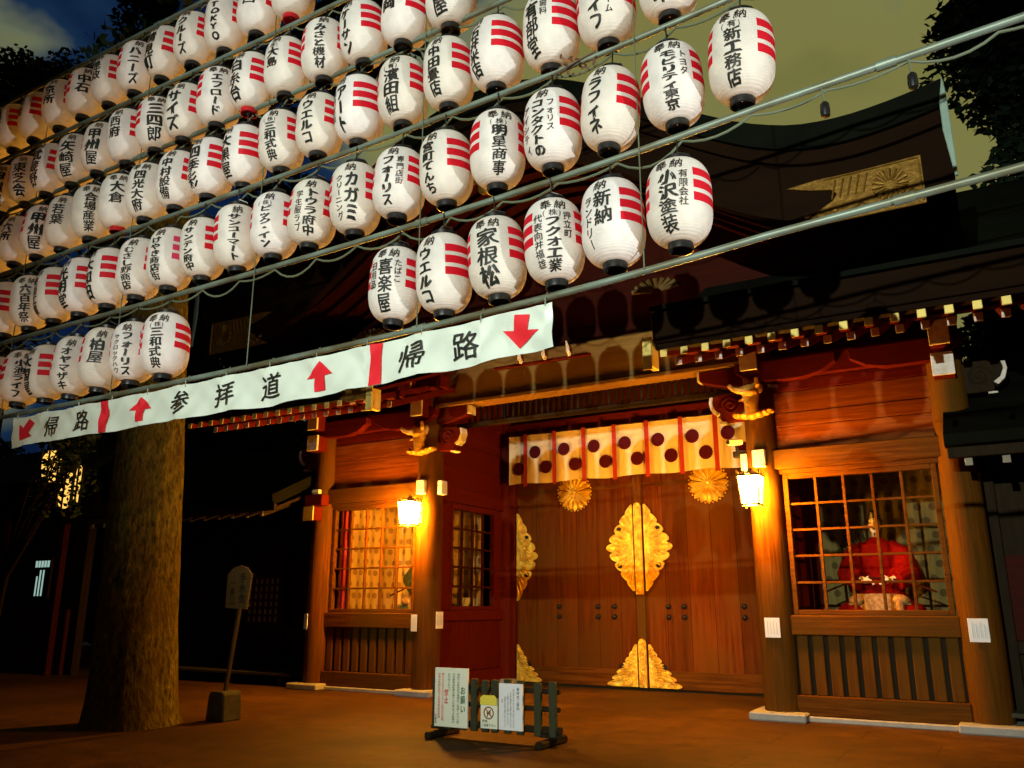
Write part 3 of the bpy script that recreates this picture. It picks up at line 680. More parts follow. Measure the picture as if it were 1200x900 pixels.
# wall lamps
def wall_lamp(x, y, z, label):
    t_ = thing('wall_lamp', label, 'lamp', (x, y, z), 'lit bronze lamps on the gate columns')
    def lp(nm, b, m, sm=False, par=None): return obj(nm, b, m, par or t_, sm)
    hw0, hw1, z0, z1 = .115, .155, z-.24, z+.17
    b = MB()
    b.sheet
    q0 = [b.bm.verts.new((x+sx_*hw0, y+sy_*hw0, z0)) for sx_, sy_ in ((-1,-1),(1,-1),(1,1),(-1,1))]; q1 = [b.bm.verts.new((x+sx_*hw1, y+sy_*hw1, z1)) for sx_, sy_ in ((-1,-1),(1,-1),(1,1),(-1,1))]
    for i in range(4): b.bm.faces.new((q0[i], q0[(i+1) % 4], q1[(i+1) % 4], q1[i]))
    b.bm.faces.new(q0[::-1]); lp('paper_shade', b, LAMPGLOW)
    f = MB()
    for sx_, sy_ in ((-1,-1),(1,-1),(1,1),(-1,1)): f.beam((x+sx_*(hw0+.008), y+sy_*(hw0+.008), z0-.05), (x+sx_*(hw1+.012), y+sy_*(hw1+.012), z1+.10), .022, .022, .003)
    for i in range(4):
        a = ((-1,-1),(1,-1),(1,1),(-1,1))[i]; c = ((-1,-1),(1,-1),(1,1),(-1,1))[(i+1) % 4]
        for zz, h in ((z0-.01, hw0+.01), (z1+.012, hw1+.012)): f.beam((x+a[0]*h, y+a[1]*h, zz), (x+c[0]*h, y+c[1]*h, zz), .024, .03, .003)
        for k in (-.33, .33):
            px = lambda h: (x+(a[0]+c[0])/2*h+(c[0]-a[0])/2*h*k*1, y+(a[1]+c[1])/2*h+(c[1]-a[1])/2*h*k*1)
            p0, p1 = px(hw0+.006), px(hw1+.008); f.beam((*p0, z0), (*p1, z1), .017, .017, .002)
            f.beam((*p1, z1), (p1[0], p1[1], z1+.09), .016, .016, .003)
    lp('frame', f, BRONZE)
    r_ = MB().lathe([(.19,z1+.03-z),(.14,z1+.06-z),(.05,z1+.085-z),(.03,z1+.13-z),(.0,z1+.14-z)], (x, y, z), 4, True); lp('roof', r_, BRONZE)
    w = MB().box(x+.0, x+.05, y+.13, YF-.2, z-.02, z+.02, .004).box(x-.05, x+.10, YF-.275, YF-.235, z-.20, z+.12, .006); w.tube([(x+.03, y+.12, z1+.1), (x+.03, YF-.24, z1+.06)], .014, 6); lp('bracket', w, BRONZE)
    return t_
wall_lamp(XC[2]-.09, YF-.56, 3.31, 'lit bronze lantern lamp on the column right of the doors')
wall_lamp(XC[1]-.07, YF-.56, 3.31, 'lit bronze lantern lamp on the column left of the doors')

# paper notices on the columns
def notice(x, y, z, w, h, ang, label):
    t_ = thing('paper_notice', label, 'notice', (x, y, z), 'white paper notices on the gate columns'); t_.rotation_euler = (0, 0, ang)
    obj('sheet', MB().box(-w/2, w/2, -.012, 0, -h/2, h/2, .002), PAPER, t_, local=True)
    b = MB()
    for i in range(4): b.box(-w*.32+i*w*.2, -w*.32+i*w*.2+.008, -.0155, -.0125, -h*.30, h*(.34-.08*(i % 2)), 0)
    obj('faint_lettering', b, mat('pale_print', (.45,.47,.46), .8), t_, local=True)
    return t_
notice(XC[2], YF-.268, 1.28, .22, .28, 0, 'white paper notice on the column right of the doors')
notice(XC[3]-.02, YF-.268, 1.28, .24, .30, 0, 'white paper notice on the rightmost gate column')
notice(XC[0]-.13, YF-.235, 1.28, .22, .30, R(-30), 'white paper notice on the leftmost gate column')
notice(XC[1]-.11, YF-.245, 1.28, .22, .30, R(-25), 'white paper notice below the left lamp, facing forward')
notice(XC[1]+.268, YF+.02, 1.33, .22, .30, R(90), 'white paper notice round the side of the left lamp column')

# security camera
cc = thing('security_camera', 'small white security camera beside the column right of the doors', 'camera', (XC[2]-.28, YF-.02, 3.98))
x, y, z = XC[2]-.46, YF-.10, 4.12
obj('housing', MB().beam((x, y-.16, z-.02), (x+.12, y+.12, z+.02), .10, .10, .02), CAMW, cc)
obj('lens', MB().tube([(x-.004, y-.175, z-.022), (x-.012, y-.19, z-.023)], .034, 14), BLACK, cc)
obj('mount', MB().tube([(x+.06, y+.02, z-.05), (x+.08, y+.04, z-.14), (XC[2]-.24, YF-.02, z-.16)], .022, 8).box(x+.0, XC[2]-.2, YF-.08, YF+.02, z-.24, z-.14, .01), IRON, cc)

# inner cloths hanging at the back of the guardian bays, room lamps
for nm, xa, xb, side in (('right', XC[2], XC[3], 1), ('left', XC[0], XC[1], -1)):
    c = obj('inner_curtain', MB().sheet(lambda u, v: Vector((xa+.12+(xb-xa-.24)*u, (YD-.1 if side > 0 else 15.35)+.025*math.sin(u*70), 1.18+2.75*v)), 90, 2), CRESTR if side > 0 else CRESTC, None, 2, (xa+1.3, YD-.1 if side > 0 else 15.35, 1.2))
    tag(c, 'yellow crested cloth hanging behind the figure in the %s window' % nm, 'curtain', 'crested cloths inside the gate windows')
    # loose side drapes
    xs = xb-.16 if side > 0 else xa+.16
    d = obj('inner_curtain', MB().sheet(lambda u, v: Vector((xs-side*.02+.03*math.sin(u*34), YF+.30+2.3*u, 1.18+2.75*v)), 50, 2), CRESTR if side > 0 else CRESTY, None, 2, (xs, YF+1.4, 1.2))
    tag(d, 'yellow crested cloth along the %s end wall of the %s gate bay' % (nm, nm), 'curtain')
    lm = MB().box((xa+xb)/2-.5, (xa+xb)/2+.5, YF+.7, YF+.78, 3.86, 3.90, .004)
    t_ = thing('ceiling_lamp', 'dim warm strip lamp at the ceiling inside the %s gate bay' % nm, 'lamp', ((xa+xb)/2, YF+.74, 3.95), 'strip lamps inside the gate bays')
    obj('tube', lm, ROOMGLOW if side > 0 else ROOMGLOW2, t_); obj('housing', MB().box((xa+xb)/2-.55, (xa+xb)/2+.55, YF+.66, YF+.82, 3.902, 3.99, .006), WDARK, t_)
d = obj('inner_curtain', MB().sheet(lambda u, v: Vector((XC[0]+.27+.26*u, YF+.26+.03*math.sin(u*12), 1.18+2.75*v)), 14, 2), REDCLOTH, None, 2, (XC[0]+.4, YF+1.2, 1.2))
tag(d, 'narrow red drape gathered at the left side of the left window', 'curtain')

# guardian figures
def guardian(x, y, label, robe, name='guardian_statue'):
    z = 1.171
    t_ = thing(name, label, 'statue', (x, y, z), 'seated guardian figures in the gate bays')
    t_.scale = (.86, .92, 1.0)
    # body: head, neck, hands and a core under the robe, one continuous remeshed skin
    b = MB(); hz = z+1.70
    b.ball((x, y-.03, hz), (.105, .125, .15), 20, 16); b.ball((x, y-.10, hz-.10), (.070, .06, .06))
    b.tube([(x, y-.15, hz+.03), (x, y-.185, hz-.035)], [.016, .026], 8)                # nose
    for s in (-1, 1):
        b.ball((x+s*.108, y-.01, hz-.01), (.018, .035, .05)); b.ball((x+s*.05, y-.115, hz-.045), (.045, .03, .045)); b.ball((x+s*.045, y-.128, hz+.055), (.045, .02, .014))
    b.tube([(x, y, hz-.1), (x, y+.01, z+1.2)], [.065, .10], 12)
    b.tube([(x, y, z+1.35), (x, y+.02, z+.3)], [.16, .26], 14)
    for s in (-1, 1):
        b.tube([(x+s*.1, y, z+1.33), (x+s*.36, y-.05, z+1.15), (x+s*.42, y-.25, z+.86), (x+s*.20, y-.42, z+.80)], [.09, .085, .07, .05], 10)
        b.ball((x+s*.17, y-.46, z+.80), (.055, .07, .045))
        for k in range(4): b.tube([(x+s*(.16-.03*k), y-.50, z+.825-.022*k), (x+s*(.10-.02*k), y-.545, z+.81-.022*k), (x+s*(.08), y-.52, z+.80-.022*k)], [.016,.015,.012], 6)
        b.tube([(x+s*.19, y-.46, z+.84), (x+s*.13, y-.50, z+.87)], [.017,.012], 6)
    body = obj('body', b, SKIN, t_, True)
    r_ = body.modifiers.new('join', 'REMESH'); r_.mode = 'VOXEL'; r_.voxel_size = .012; r_.use_smooth_shade = True
    f = MB()
    for s in (-1, 1):
        f.ball((x+s*.045, y-.136, hz+.022), (.020, .010, .009), 8, 6); f.tube([(x+s*.02, y-.142, hz+.058), (x+s*.075, y-.125, hz+.066)], [.006,.005], 5)
    f.tube([(x-.03, y-.160, hz-.085), (x, y-.165, hz-.082), (x+.03, y-.160, hz-.085)], .006, 5)
    f.tube([(x, y-.125, hz-.145), (x, y-.13, hz-.18), (x, y-.125, hz-.23)], [.012,.014,.004], 6)
    obj('painted_features', f, INK, t_)
    # robe: stiff broad court sleeves over a lap
    b = MB()
    b.lathe([(.62,0),(.66,.22),(.58,.42),(.40,.62),(.36,.9),(.40,1.15),(.33,1.36),(.15,1.46),(.09,1.50)], (x, y, z), 28, True, 1, .68)
    for s in (-1, 1):
        b.tube([(x+s*.20, y, z+1.33), (x+s*.42, y-.02, z+1.18), (x+s*.50, y-.18, z+.92), (x+s*.30, y-.36, z+.80)], [.14,.19,.23,.17], 14)
        b.ball((x+s*.42, y-.30, z+.28), (.36, .34, .22), 18, 12)
    rb = obj('robe', b, robe, t_, True)
    m_ = rb.modifiers.new('join', 'REMESH'); m_.mode = 'VOXEL'; m_.voxel_size = .02; m_.use_smooth_shade = True
    c = MB(); c.lathe([(.118,.07),(.122,.12),(.11,.19),(.06,.22)], (x, y-.01, hz), 18); c.tube([(x, y+.04, hz+.15), (x, y+.075, hz+.30), (x, y+.08, hz+.42)], [.055,.05,.035], 10)
    c.ball((x-.125, y+.0, hz+.02), (.03,.06,.07)); c.ball((x+.125, y+.0, hz+.02), (.03,.06,.07))
    obj('cap', c, BLACK, t_, True)
    # brocade apron over the lap
    def ap(u, v):
        a = (u-.5)*2; return Vector((x-.02+a*.34, y-.44-.16*math.sqrt(max(0, 1-a*a*.8))-.02*v, z+.16+.0*v+.44*v-(1-v)*.10*math.sqrt(max(0, 1-a*a))))
    obj('apron', MB().sheet(ap, 16, 6), BROCADE, t_, 2)
    for s in (-1, 1):
        b = MB(); b.ball((x+s*.34, y-.50, z+.50), (.17, .12, .09)); b.ball((x+s*.46, y-.46, z+.36), (.12, .1, .12))
        if s > 0: b.tube([(x+.34, y-.58, z+.48), (x+.36, y-.64, z+.2), (x+.34, y-.62, z+.05)], [.07,.06,.03], 8)
        obj('gilt_trim', b, BROCADE, t_, True)
    # arrows fanned behind the shoulder, bow
    b = MB()
    for k in range(9):
        a = R(108+6.5*k); b.tube([(x-.1, y+.22, z+1.1), (x-.1+.66*math.cos(a), y+.24, z+1.1+.66*math.sin(a))], .010, 5)
    obj('arrows', b, WDARK, t_)
    obj('bow', MB().tube([(x-.95+1.9*k/16, y-.42, z+.62+.22*math.sin(math.pi*k/16)) for k in range(17)], .016, 6), WDKR, t_)
    return t_
guardian(XC[3]-1.36, 14.75, 'seated guardian figure in a red robe and black cap behind the right window', REDROBE)
guardian(XC[1]-.98, 14.75, 'seated guardian figure in a dark robe behind the left window', DARKROBE)
# papers leaning inside the left bay
b = MB().beam((-9.95, 14.9, 1.2), (-9.75, 14.95, 1.75), .5, .02, .002)
tag(obj('sloped_board', b, PAPERY, None, loc=(-9.9, 14.9, 1.18)), 'cream board leaning inside the left gate bay by its side window', 'board')

# ================================================================== LANTERN RACK
YR = 4.42
def drop(x):
    d = -.97-x
    return .20*(1-math.exp(-d/2)) if d > 0 else -.062*(-d)
PB = [3.60, 4.41, 5.22, 5.99, 6.70, 7.48]
rack = thing('lantern_rack', 'tall frame of rusty green pipes carrying rows of paper lanterns', 'frame', (-5, YR, 0))
XL_, XR_ = -11.6, 2.2
for i, B_ in enumerate(PB):
    xs = [XL_+(XR_-XL_)*k/40 for k in range(41)]
    p_ = obj('pipe', MB().tube([(x, YR, B_-drop(x)) for x in xs], .022, 10), PIPE, rack, True)
    # clamps / joints
    for x in (-10.2, -6.7, -3.31, -.2): obj('clamp', MB().tube([(x-.05, YR, B_-drop(x-.05)), (x+.05, YR, B_-drop(x+.05))], .029, 10), PIPE, p_, True)
    # feed cable looping from lantern to lantern
    if i > 0:
        pts = []
        g_ = [-.09+.4255*2-.4255*k for k in range(0, 27)]
        for a, b_ in zip(g_, g_[1:]):
            sag = random.uniform(.03, .13)
            for k in range(6):
                u = k/6; x = a+(b_-a)*u; pts.append((x, YR+.012+.01*math.sin(x*7), B_-drop(x)-.028-sag*4*u*(1-u)*.8))
        obj('cable', MB().tube(pts, .0085, 6), CABLE, p_, True)
for x in (-1.63, -3.31, -4.97, -6.68, -8.4, -10.1):
    obj('tie_wire', MB().tube([(x, YR-.03, PB[0]-drop(x)), (x, YR-.03, PB[-1]-drop(x))], .0045, 6), CABLE, rack)
for x in (XL_, XR_):
    obj('post', MB().tube([(x, YR+.03, 0), (x, YR+.03, 7.9)], .045, 12), PIPE, rack, True)
# two empty lamp sockets on the second pipe
for x, lb in ((-.54, 'empty black lamp socket hanging on a short wire, left one of two'), (-.09, 'empty black lamp socket hanging on a short wire, right one of two')):
    z = PB[1]-drop(x)
    t_ = thing('lamp_socket', lb, 'socket', (x, YR, z-.17), 'empty lamp sockets on the rack')
    obj('wire', MB().tube([(x, YR, z-.02), (x+.006, YR, z-.12)], .005, 6), CABLE, t_)
    obj('socket', MB().lathe([(.012,.06),(.024,.045),(.027,0),(.024,-.03),(.018,-.032)], (x+.006, YR, z-.165), 14), BLACK, t_, True)

# dry twig caught on the third pipe
b = MB(); z = PB[2]-drop(-2.0)
for k in range(26):
    p0 = Vector((-2.06+random.uniform(-.12,.14), YR-.03+random.uniform(-.05,.05), z-.02+random.uniform(-.09,.06)))
    d = Vector((random.uniform(-1,1), random.uniform(-1,1), random.uniform(-1,1)))*.03
    b.tube([p0, p0+d*.5+Vector((0,0,.006)), p0+d], [.003,.010,.002], 5)
b.tube([(-2.22,YR-.03,z-.05),(-2.05,YR-.03,z-.01),(-1.9,YR-.03,z+.02)], .005, 5)
tag(obj('dry_twig', b, noise_mat('dry_leaves', (.10,.05,.03), (.16,.09,.05), (1,1,1), 20, .8, bump=0), None, loc=(-2.05, YR-.03, z)), 'dry brown twig caught on a rack pipe between white lanterns', 'twig')

# ---- lanterns
RL, HL = .196, .268
def rad(z):
    a = min(1, abs(z)/HL); e0 = .072 if z < 0 else .085; return e0+(RL-e0)*(1-a**3.5)**.60
_lm = {}
def lantern_meshes():
    b = MB(); n_ = 40
    zs = [-HL+2*HL*(.5-.5*math.cos(math.pi*i/30)) for i in range(31)]
    b.lathe([(rad(z), z) for z in zs], n=n_, cap=False)
    ob = obj('paper_body', b, LANT, None, 2); COL.objects.unlink(ob)
    c = MB().lathe([(.072,-HL+.006),(.075,-HL-.002),(.075,-HL-.042),(.067,-HL-.044),(.066,-HL-.012),(.004,-HL-.010)], n=28, cap=False)
    cb = obj('bottom_ring', c, BLACK, None, True); COL.objects.unlink(cb)
    c = MB().lathe([(.02,HL+.01),(.080,HL+.012),(.082,HL+.030),(.090,HL+.028),(.090,HL-.002),(.086,HL-.004)], n=28, cap=False)
    for s in (-1, 1): c.tube([(s*.085,0,HL+.02),(s*.07,0,HL+.055),(0,0,HL+.085)], .004, 6)
    c.tube([(0,0,HL+.08),(0,0,.45)], .005, 6)
    ct = obj('top_ring', c, BLACK, None, True); COL.objects.unlink(ct)
    bl = obj('bulb', MB().ball((0,0,-.185), .028, 10, 8), BULB, None, True); COL.objects.unlink(bl)
    return ob, cb, ct, bl
BULB = emit('weak_bulb', (1, .40, .04), 12)
BODY, BOT, TOP, BLB = lantern_meshes()
RINGR = mat('red_lacquer', (.42,.010,.014), .4)
def lettering(main, left=None, right=None, kabu=None, top='奉納', moff=0., bold=.054):
    b = MB()
    def place(u, v):
        z = max(-HL+.004, min(HL-.004, v)); r = rad(z)+.0035; a = u/RL
        return Vector((r*math.sin(a), -r*math.cos(a), z))
    zt = .138
    if top == '奉納':
        put_glyph(b, '奉', .022, place, -.052, .182, .085, .078, .15); put_glyph(b, '納', .022, place, .052, .182, .085, .078, -.1)
    elif top == '納': put_glyph(b, '納', .024, place, .028, .184, .092, .082, -.05)
    if kabu:
        put_glyph(b, '(', .0, place, -.044, .122, .05, .05); put_glyph(b, kabu, .01, place, 0, .120, .056, .05); put_glyph(b, ')', .0, place, .060, .122, .05, .05); zt = .095
    n_ = len(main); bot = -.248 if n_ > 2 else -.20
    h = (zt-bot)/max(n_, 3); w = min(.155, max(.108, h*1.2))
    if left or right: w = min(w, .112)
    x0 = moff*RL
    for i, ch in enumerate(main): put_glyph(b, ch, bold, place, x0+random.uniform(-.003,.003), zt-h*(i+.5), w*random.uniform(.96,1.04), h*1.02, random.uniform(-.05,.05))
    if left: column_text(b, left, .018, place, x0-.10, .12, -.23, .066, .068)
    if right: column_text(b, right, .012, place, x0+.092, .13, -.17, .056, .060)
    return b
def cam_az(x): return math.atan2(0-x, -(0-YR)) if False else math.atan2(-x, YR)   # angle of the camera seen from the lantern, from -Y towards +X
T = {}   # (row, k): (main, left, right, kabu, top, phi)
T[1,1]=('小沢塗装',None,'有限会社',None,'奉納',-17); T[1,2]=('新納','ランドリー',None,None,'納',-30); T[1,3]=('フクオ工業','代表向井福雄','押立町','株','奉納',0)
T[1,4]=('家根松',None,None,None,'奉納',-20); T[1,5]=('ウエルコ',None,None,None,'納',-42); T[1,6]=('喜楽屋','日用品','たばこ',None,'奉納',-24)
T[1,12]=('三和式典',None,None,'株','奉納',-24); T[1,13]=('フォーリス','サクロックハウ',None,None,'納',-32); T[1,14]=('柏屋',None,None,None,'納',-22); T[1,15]=('オヤマザキ',None,None,None,'納',-28)
T[1,16]=('大国屋',None,None,None,'奉納',-72); T[1,17]=('小池ライフ',None,None,None,'奉納',-12); T[1,18]=('若松屋',None,None,None,'納',-75)
T[2,0]=('新工務店',None,None,'有','奉納',-13); T[2,1]=('モビリティ東京',None,'トヨタ',None,'奉納',-4); T[2,2]=('ラフィネ',None,None,None,'納',-31); T[2,3]=('コンタクトの','アイシティ','フォリス',None,'納',-30)
T[2,4]=('明星商事',None,None,'株','奉納',3); T[2,5]=('宮町てんち',None,None,None,'納',-43); T[2,6]=('フォーリス',None,'専門店街',None,'納',-27); T[2,7]=('カガミ','クリーニング',None,None,'納',-23)
T[2,8]=('トウラ府中','学生服ラブ',None,None,'納',-20); T[2,9]=('ビック・イン',None,None,'株','納',-26); T[2,10]=('サンコーマート',None,None,None,'納',-12); T[2,11]=('サンテン府中',None,None,None,'納',-42)
T[2,12]=('けやき商店街',None,None,None,'納',-43); T[2,13]=('むさし野商店',None,None,None,'納',-36); T[2,14]=('大和田',None,None,None,'納',-72); T[2,15]=('光明堂',None,None,None,'納',-64); T[2,16]=('東亜工業',None,None,None,'奉納',-75)
T[2,17]=('六百年祭',None,None,None,'奉納',-20); T[2,18]=('丸山',None,None,None,'奉納',-88)
T[3,1]=('三ツ木',None,None,None,'奉納',-16); T[3,2]=('クライフ',None,'リフォーム',None,'奉納',-22); T[3,3]=('有部堂',None,'歯科',None,'納',-42); T[3,4]=('石井米店',None,None,None,'納',-56); T[3,5]=('中田畳店',None,None,None,'納',-38)
T[3,6]=('濱田組',None,None,'有','納',-30); T[3,7]=('アート','専門店街',None,None,'納',-60); T[3,8]=('ウエルコ',None,None,None,'納',-35); T[3,9]=('三和式典',None,None,'株','納',-32); T[3,10]=('大黒屋',None,None,None,'納',-62)
T[3,11]=('四季彩',None,None,None,'納',-56); T[3,12]=('中村設備',None,None,None,'納',-40); T[3,13]=('四光大府',None,None,None,'奉納',-30); T[3,14]=('大倉',None,None,None,'奉納',-15); T[3,15]=('合場産業',None,None,None,'奉納',-12)
T[4,5]=('府中屋',None,None,None,'奉納',-30); T[4,6]=('吉岡',None,None,None,'納',-46); T[4,7]=('ケーサン',None,None,None,'納',-52); T[4,8]=('みさと機材',None,None,None,'納',-16); T[4,9]=('大島',None,None,'株','納',-44); T[4,10]=('白糸台',None,None,None,'納',-52)
T[4,11]=('エフロード',None,None,None,'奉納',-10); T[4,12]=('サイズ',None,None,None,'奉納',-42); T[4,13]=('三四郎',None,None,None,'奉納',-12); T[4,14]=('西府',None,None,None,'納',-45)
T[5,9]=('分倍',None,None,None,'奉納',-20); T[5,10]=('宮西',None,None,None,'納',-30); T[5,11]=('TOKYO',None,None,None,'',-32); T[5,12]=('クルーズ',None,None,None,'納',-44); T[5,13]=('晴見町',None,None,None,'納',-60); T[5,14]=('ハニーズ',None,None,None,'納',-16)
T[5,15]=('是政',None,None,None,'納',-58); T[5,16]=('中石',None,None,None,'納',-14)
FILL = ['武蔵野','みどり','伊勢屋','六所','さくら通り','京所','丸正','東芝会','甲州屋','住吉','はなや','本町','日新','若葉','片町','矢崎屋']
ROWN = {2:'second lowest row',3:'middle row',4:'second highest row',5:'top row'}
ORD = ['','first','second','third','fourth','fifth','sixth','seventh','eighth','ninth','tenth','eleventh','twelfth','thirteenth','fourteenth','fifteenth','sixteenth','seventeenth','eighteenth','nineteenth','twentieth','twenty-first']
ROWS = {1:list(range(1,7))+list(range(12,19)), 2:range(0,19), 3:range(1,20), 4:range(5,20), 5:range(9,21)}
ZOFF = {1:4.41-.452, 2:5.22-.452, 3:5.99-.452, 4:6.70-.452, 5:7.48-.452}
rnd = random.Random(3)
for row, ks in ROWS.items():
    for idx, k in enumerate(ks):
        x = -.97-.4255*k + (.055 if row == 1 and k >= 12 else 0)+rnd.uniform(-.008,.008)
        main, left, right, kabu, top, phi = T.get((row, k)) or (rnd.choice(FILL), None, None, None, '納', rnd.choice((-20,-32,-45,-62,-75)))
        if phi < -50: look = 'paper lantern turned to show red stripes'
        elif left or right: look = 'white paper lantern lettered in several columns'
        elif len(main) <= 3: look = 'white paper lantern with short bold name'
        else: look = 'white paper lantern with long bold name'
        n_r = idx-5 if row == 1 and k > 6 else idx+1
        where = ('rightmost' if n_r == 1 else ORD[n_r]+' from right')+' in '+(("lowest row's right group" if k <= 6 else "lowest row's left group") if row == 1 else ROWN[row])
        t_ = thing('paper_lantern', '%s, %s' % (look, where), 'lantern', (x, YR-.01, ZOFF[row]-drop(x)+rnd.uniform(-.006,.006)), 'white paper lanterns on the pipe rack')
        t_.rotation_euler = (rnd.uniform(-.05,.05), rnd.uniform(-.06,.06), cam_az(x)+R(phi)); sc_ = rnd.uniform(.965,1.02); t_.scale = (sc_, sc_, sc_*rnd.uniform(.98,1.02))
        o = BODY.copy(); COL.objects.link(o); o.parent = t_
        if (row, k) in ((2,12),): o.data = o.data.copy(); o.data.materials[0] = LANTP
        if (row, k) in ((2,17),(3,13),(3,14),(3,15)): o.data = o.data.copy(); o.data.materials[0] = LANTN
        lt = lettering(main, left, right, kabu, top, -.02 if right else (.22 if left else 0))
        m_ = obj('lettering', lt, INK, o, local=True)
        c = BOT.copy(); COL.objects.link(c); c.parent = t_
        if (row, k) in ((5,9),(4,10),(3,14)): c.data = c.data.copy(); c.data.materials[0] = RINGR
        c = TOP.copy(); COL.objects.link(c); c.parent = t_
        c = BLB.copy(); COL.objects.link(c); c.parent = t_

# ---- banner
XB0, XB1 = -8.13, -2.25
def ban(x, v):   # v: 0 bottom .. 1 top
    zt = PB[0]-drop(x)-.045-.012*abs(math.sin((x+8.23)*math.pi/.62))
    hgt = .295-.010*math.sin((x+8.2)*1.1)
    hk_ = (x+8.18)/.49; dh = abs(hk_-round(hk_))*.49
    fold = .011*math.exp(-dh*9)*math.sin(26*dh+9*(1-v))*(.4+v)
    return Vector((x, YR-.03-.018*math.sin(x*3.1+v*1.5)*(1-v)-.012*math.sin(x*11+v*4)*(1-v*.5)-.004*math.sin(x*27-v*6)*(1-v)-fold, zt-hgt*(1-v)+.004*math.sin(x*7)*(1-v)))
banr = thing('guide_banner', 'long pale green-white vinyl banner with red arrows under the lanterns', 'banner', (-5.24, YR, 3.2))
obj('vinyl_sheet', MB().sheet(lambda u, v: ban(XB0+(XB1-XB0)*u, v), 400, 12), VINYL, banr, 2)
def bplace(u, v): p = ban(u, (v+.1475)/.295); p.y -= .009; return p
for ch, x in (('帰',-7.48),('路',-7.05),('参',-5.70),('拝',-5.19),('道',-4.68),('帰',-3.34),('路',-2.90)):
    ltr = MB(); put_glyph(ltr, ch, .024, bplace, x, -.005, .215, .205); obj('character', ltr, INK, banr)
for x in (-6.73, -3.65):
    obj('red_bar', MB().sheet(lambda u, v: bplace(x-.055+.11*u, -.146+.292*v), 6, 10), REDINK, banr)
def arrow(x, ang):
    c, s_ = math.cos(ang), math.sin(ang); b = MB()
    def rp(px, pz): return bplace(x+px*c-pz*s_, px*s_+pz*c)
    b.sheet(lambda u, v: rp((-.138+.276*u)*(1-v*.985), -.005+.115*v), 12, 8)
    b.sheet(lambda u, v: rp(-.055+.11*u, -.11+.105*v), 6, 6)
    obj('red_arrow', b, REDINK, banr)
arrow(-6.21, 0); arrow(-4.18, 0); arrow(-2.48, math.pi-.15); arrow(-7.89, math.pi-.55)
for k in range(13):
    hk = MB(); x = XB0+.05+(XB1-XB0-.1)*k/12; z = PB[0]-drop(x); hk.tube([(x, YR-.03, z-.075), (x, YR-.034, z-.02), (x, YR, z+.03), (x, YR+.024, z+.01)], .005, 6)
    obj('hook', hk, PIPE, banr)

# ================================================================== TREES
def foliage(mb, c, rx, ry, rz, count, size, rng):
    """leaf sprays spread through a lobed volume"""
    lobes = [(Vector((rng.uniform(-.6,.6)*rx, rng.uniform(-.6,.6)*ry, rng.uniform(-.7,.75)*rz)), rng.uniform(.28,.5)) for _ in range(22)]
    for i in range(count):
        lc, lr = rng.choice(lobes)
        d = Vector((rng.gauss(0,1), rng.gauss(0,1), rng.gauss(0,1))).normalized()*(rng.random()**.45)*lr
        p = Vector(c)+lc+Vector((d.x*rx, d.y*ry, d.z*rz*.8))
        a = Vector((rng.gauss(0,1), rng.gauss(0,1), rng.gauss(0,.5))).normalized()*size*rng.uniform(.6,1.3); b_ = a.orthogonal().normalized()*size*.45
        q_ = Matrix.Rotation(rng.uniform(0, 6.3), 3, a.normalized()) @ b_
        vs = [mb.bm.verts.new(p-a), mb.bm.verts.new(p+q_), mb.bm.verts.new(p+a), mb.bm.verts.new(p-q_)]
        mb.bm.faces.new(vs)
def tree(loc, h, r, crown, label, leaf, rng, count, size, flare=1.5, lean=(0,0), trunk_top=None, group=None):
    x, y = loc; t_ = thing('tree', label, 'tree', (x, y, 0), group)
    b = MB(); n_ = 56; zs = [0,.06,.12,.22,.35,.55]+[.8+.2*i for i in range(22)]+[5.5,7,h*.75]; rings = []
    ph = [rng.uniform(0, 6.3) for _ in range(4)]
    for z in zs:
        f = 1+(flare-1)*math.exp(-z/.32); tp = 1-.5*(z/(h*.9))**1.1; ring = []
        for k in range(n_):
            a = 2*math.pi*k/n_
            rr_ = r*tp*(f+.18*(f-1)*math.sin(5*a+ph[0])+.032*math.sin(3*a+ph[1]+z*.4)+.018*math.sin(7*a+ph[2]-z*.7)+.010*math.sin(19*a+ph[3]+2.3*math.sin(z*1.9))*(1+math.sin(z*5+3*a))+rng.uniform(-.009,.009))
            ring.append(b.bm.verts.new((x+lean[0]*z+rr_*math.cos(a), y+lean[1]*z+rr_*math.sin(a), z)))
        rings.append(ring)
    for A, B_ in zip(rings, rings[1:]):
        for k in range(n_): b.bm.faces.new((A[k], A[(k+1) % n_], B_[(k+1) % n_], B_[k]))
    tr_ = obj('trunk', b, BARK, t_, 2)
    lb = MB()
    for c in crown:
        z0 = min(c[0][2]-c[1][2]*.3, h*.7); p0 = Vector((x+lean[0]*z0*.8, y+lean[1]*z0*.8, max(3.0, z0-1.2))); p1 = Vector(c[0])
        lb.tube([p0, (p0*.55+p1*.45)+Vector((0,0,.25)), p1], [r*.34, r*.22, r*.06], 8)
    obj('limbs', lb, BARK, tr_, 2)
    f = MB()
    for c in crown: foliage(f, c[0], *c[1], int(count/len(crown)), size, rng)
    obj('crown', f, leaf, t_)
    return t_
rg = random.Random(11)
tree((-10.75, 8.0), 13, .57, [((-10.8,9,12.5),(2.6,2.6,2.2)), ((-13.0,9.5,11.2),(2.0,2.0,1.6)), ((-9.3,10.5,12.6),(1.6,1.8,1.5))], 'thick-trunked tree in front of the gate\'s left side, bark lit greenish', LEAFM, rg, 5200, .13, 1.16, (-.072,0))
tree((-31.5, 16), 26, .6, [((-32.0,16,21.5),(2.6,2,2.8)), ((-34.8,16,20.5),(2.6,2,2.8)), ((-29.3,16,20.3),(1.9,1.6,1.5)), ((-31,16,17.0),(3.6,2.4,2.6)), ((-31,16,12.5),(3.8,2.4,3))], 'dark tall evergreen rising at the far upper left behind lanterns', LEAFD, rg, 22000, .17)
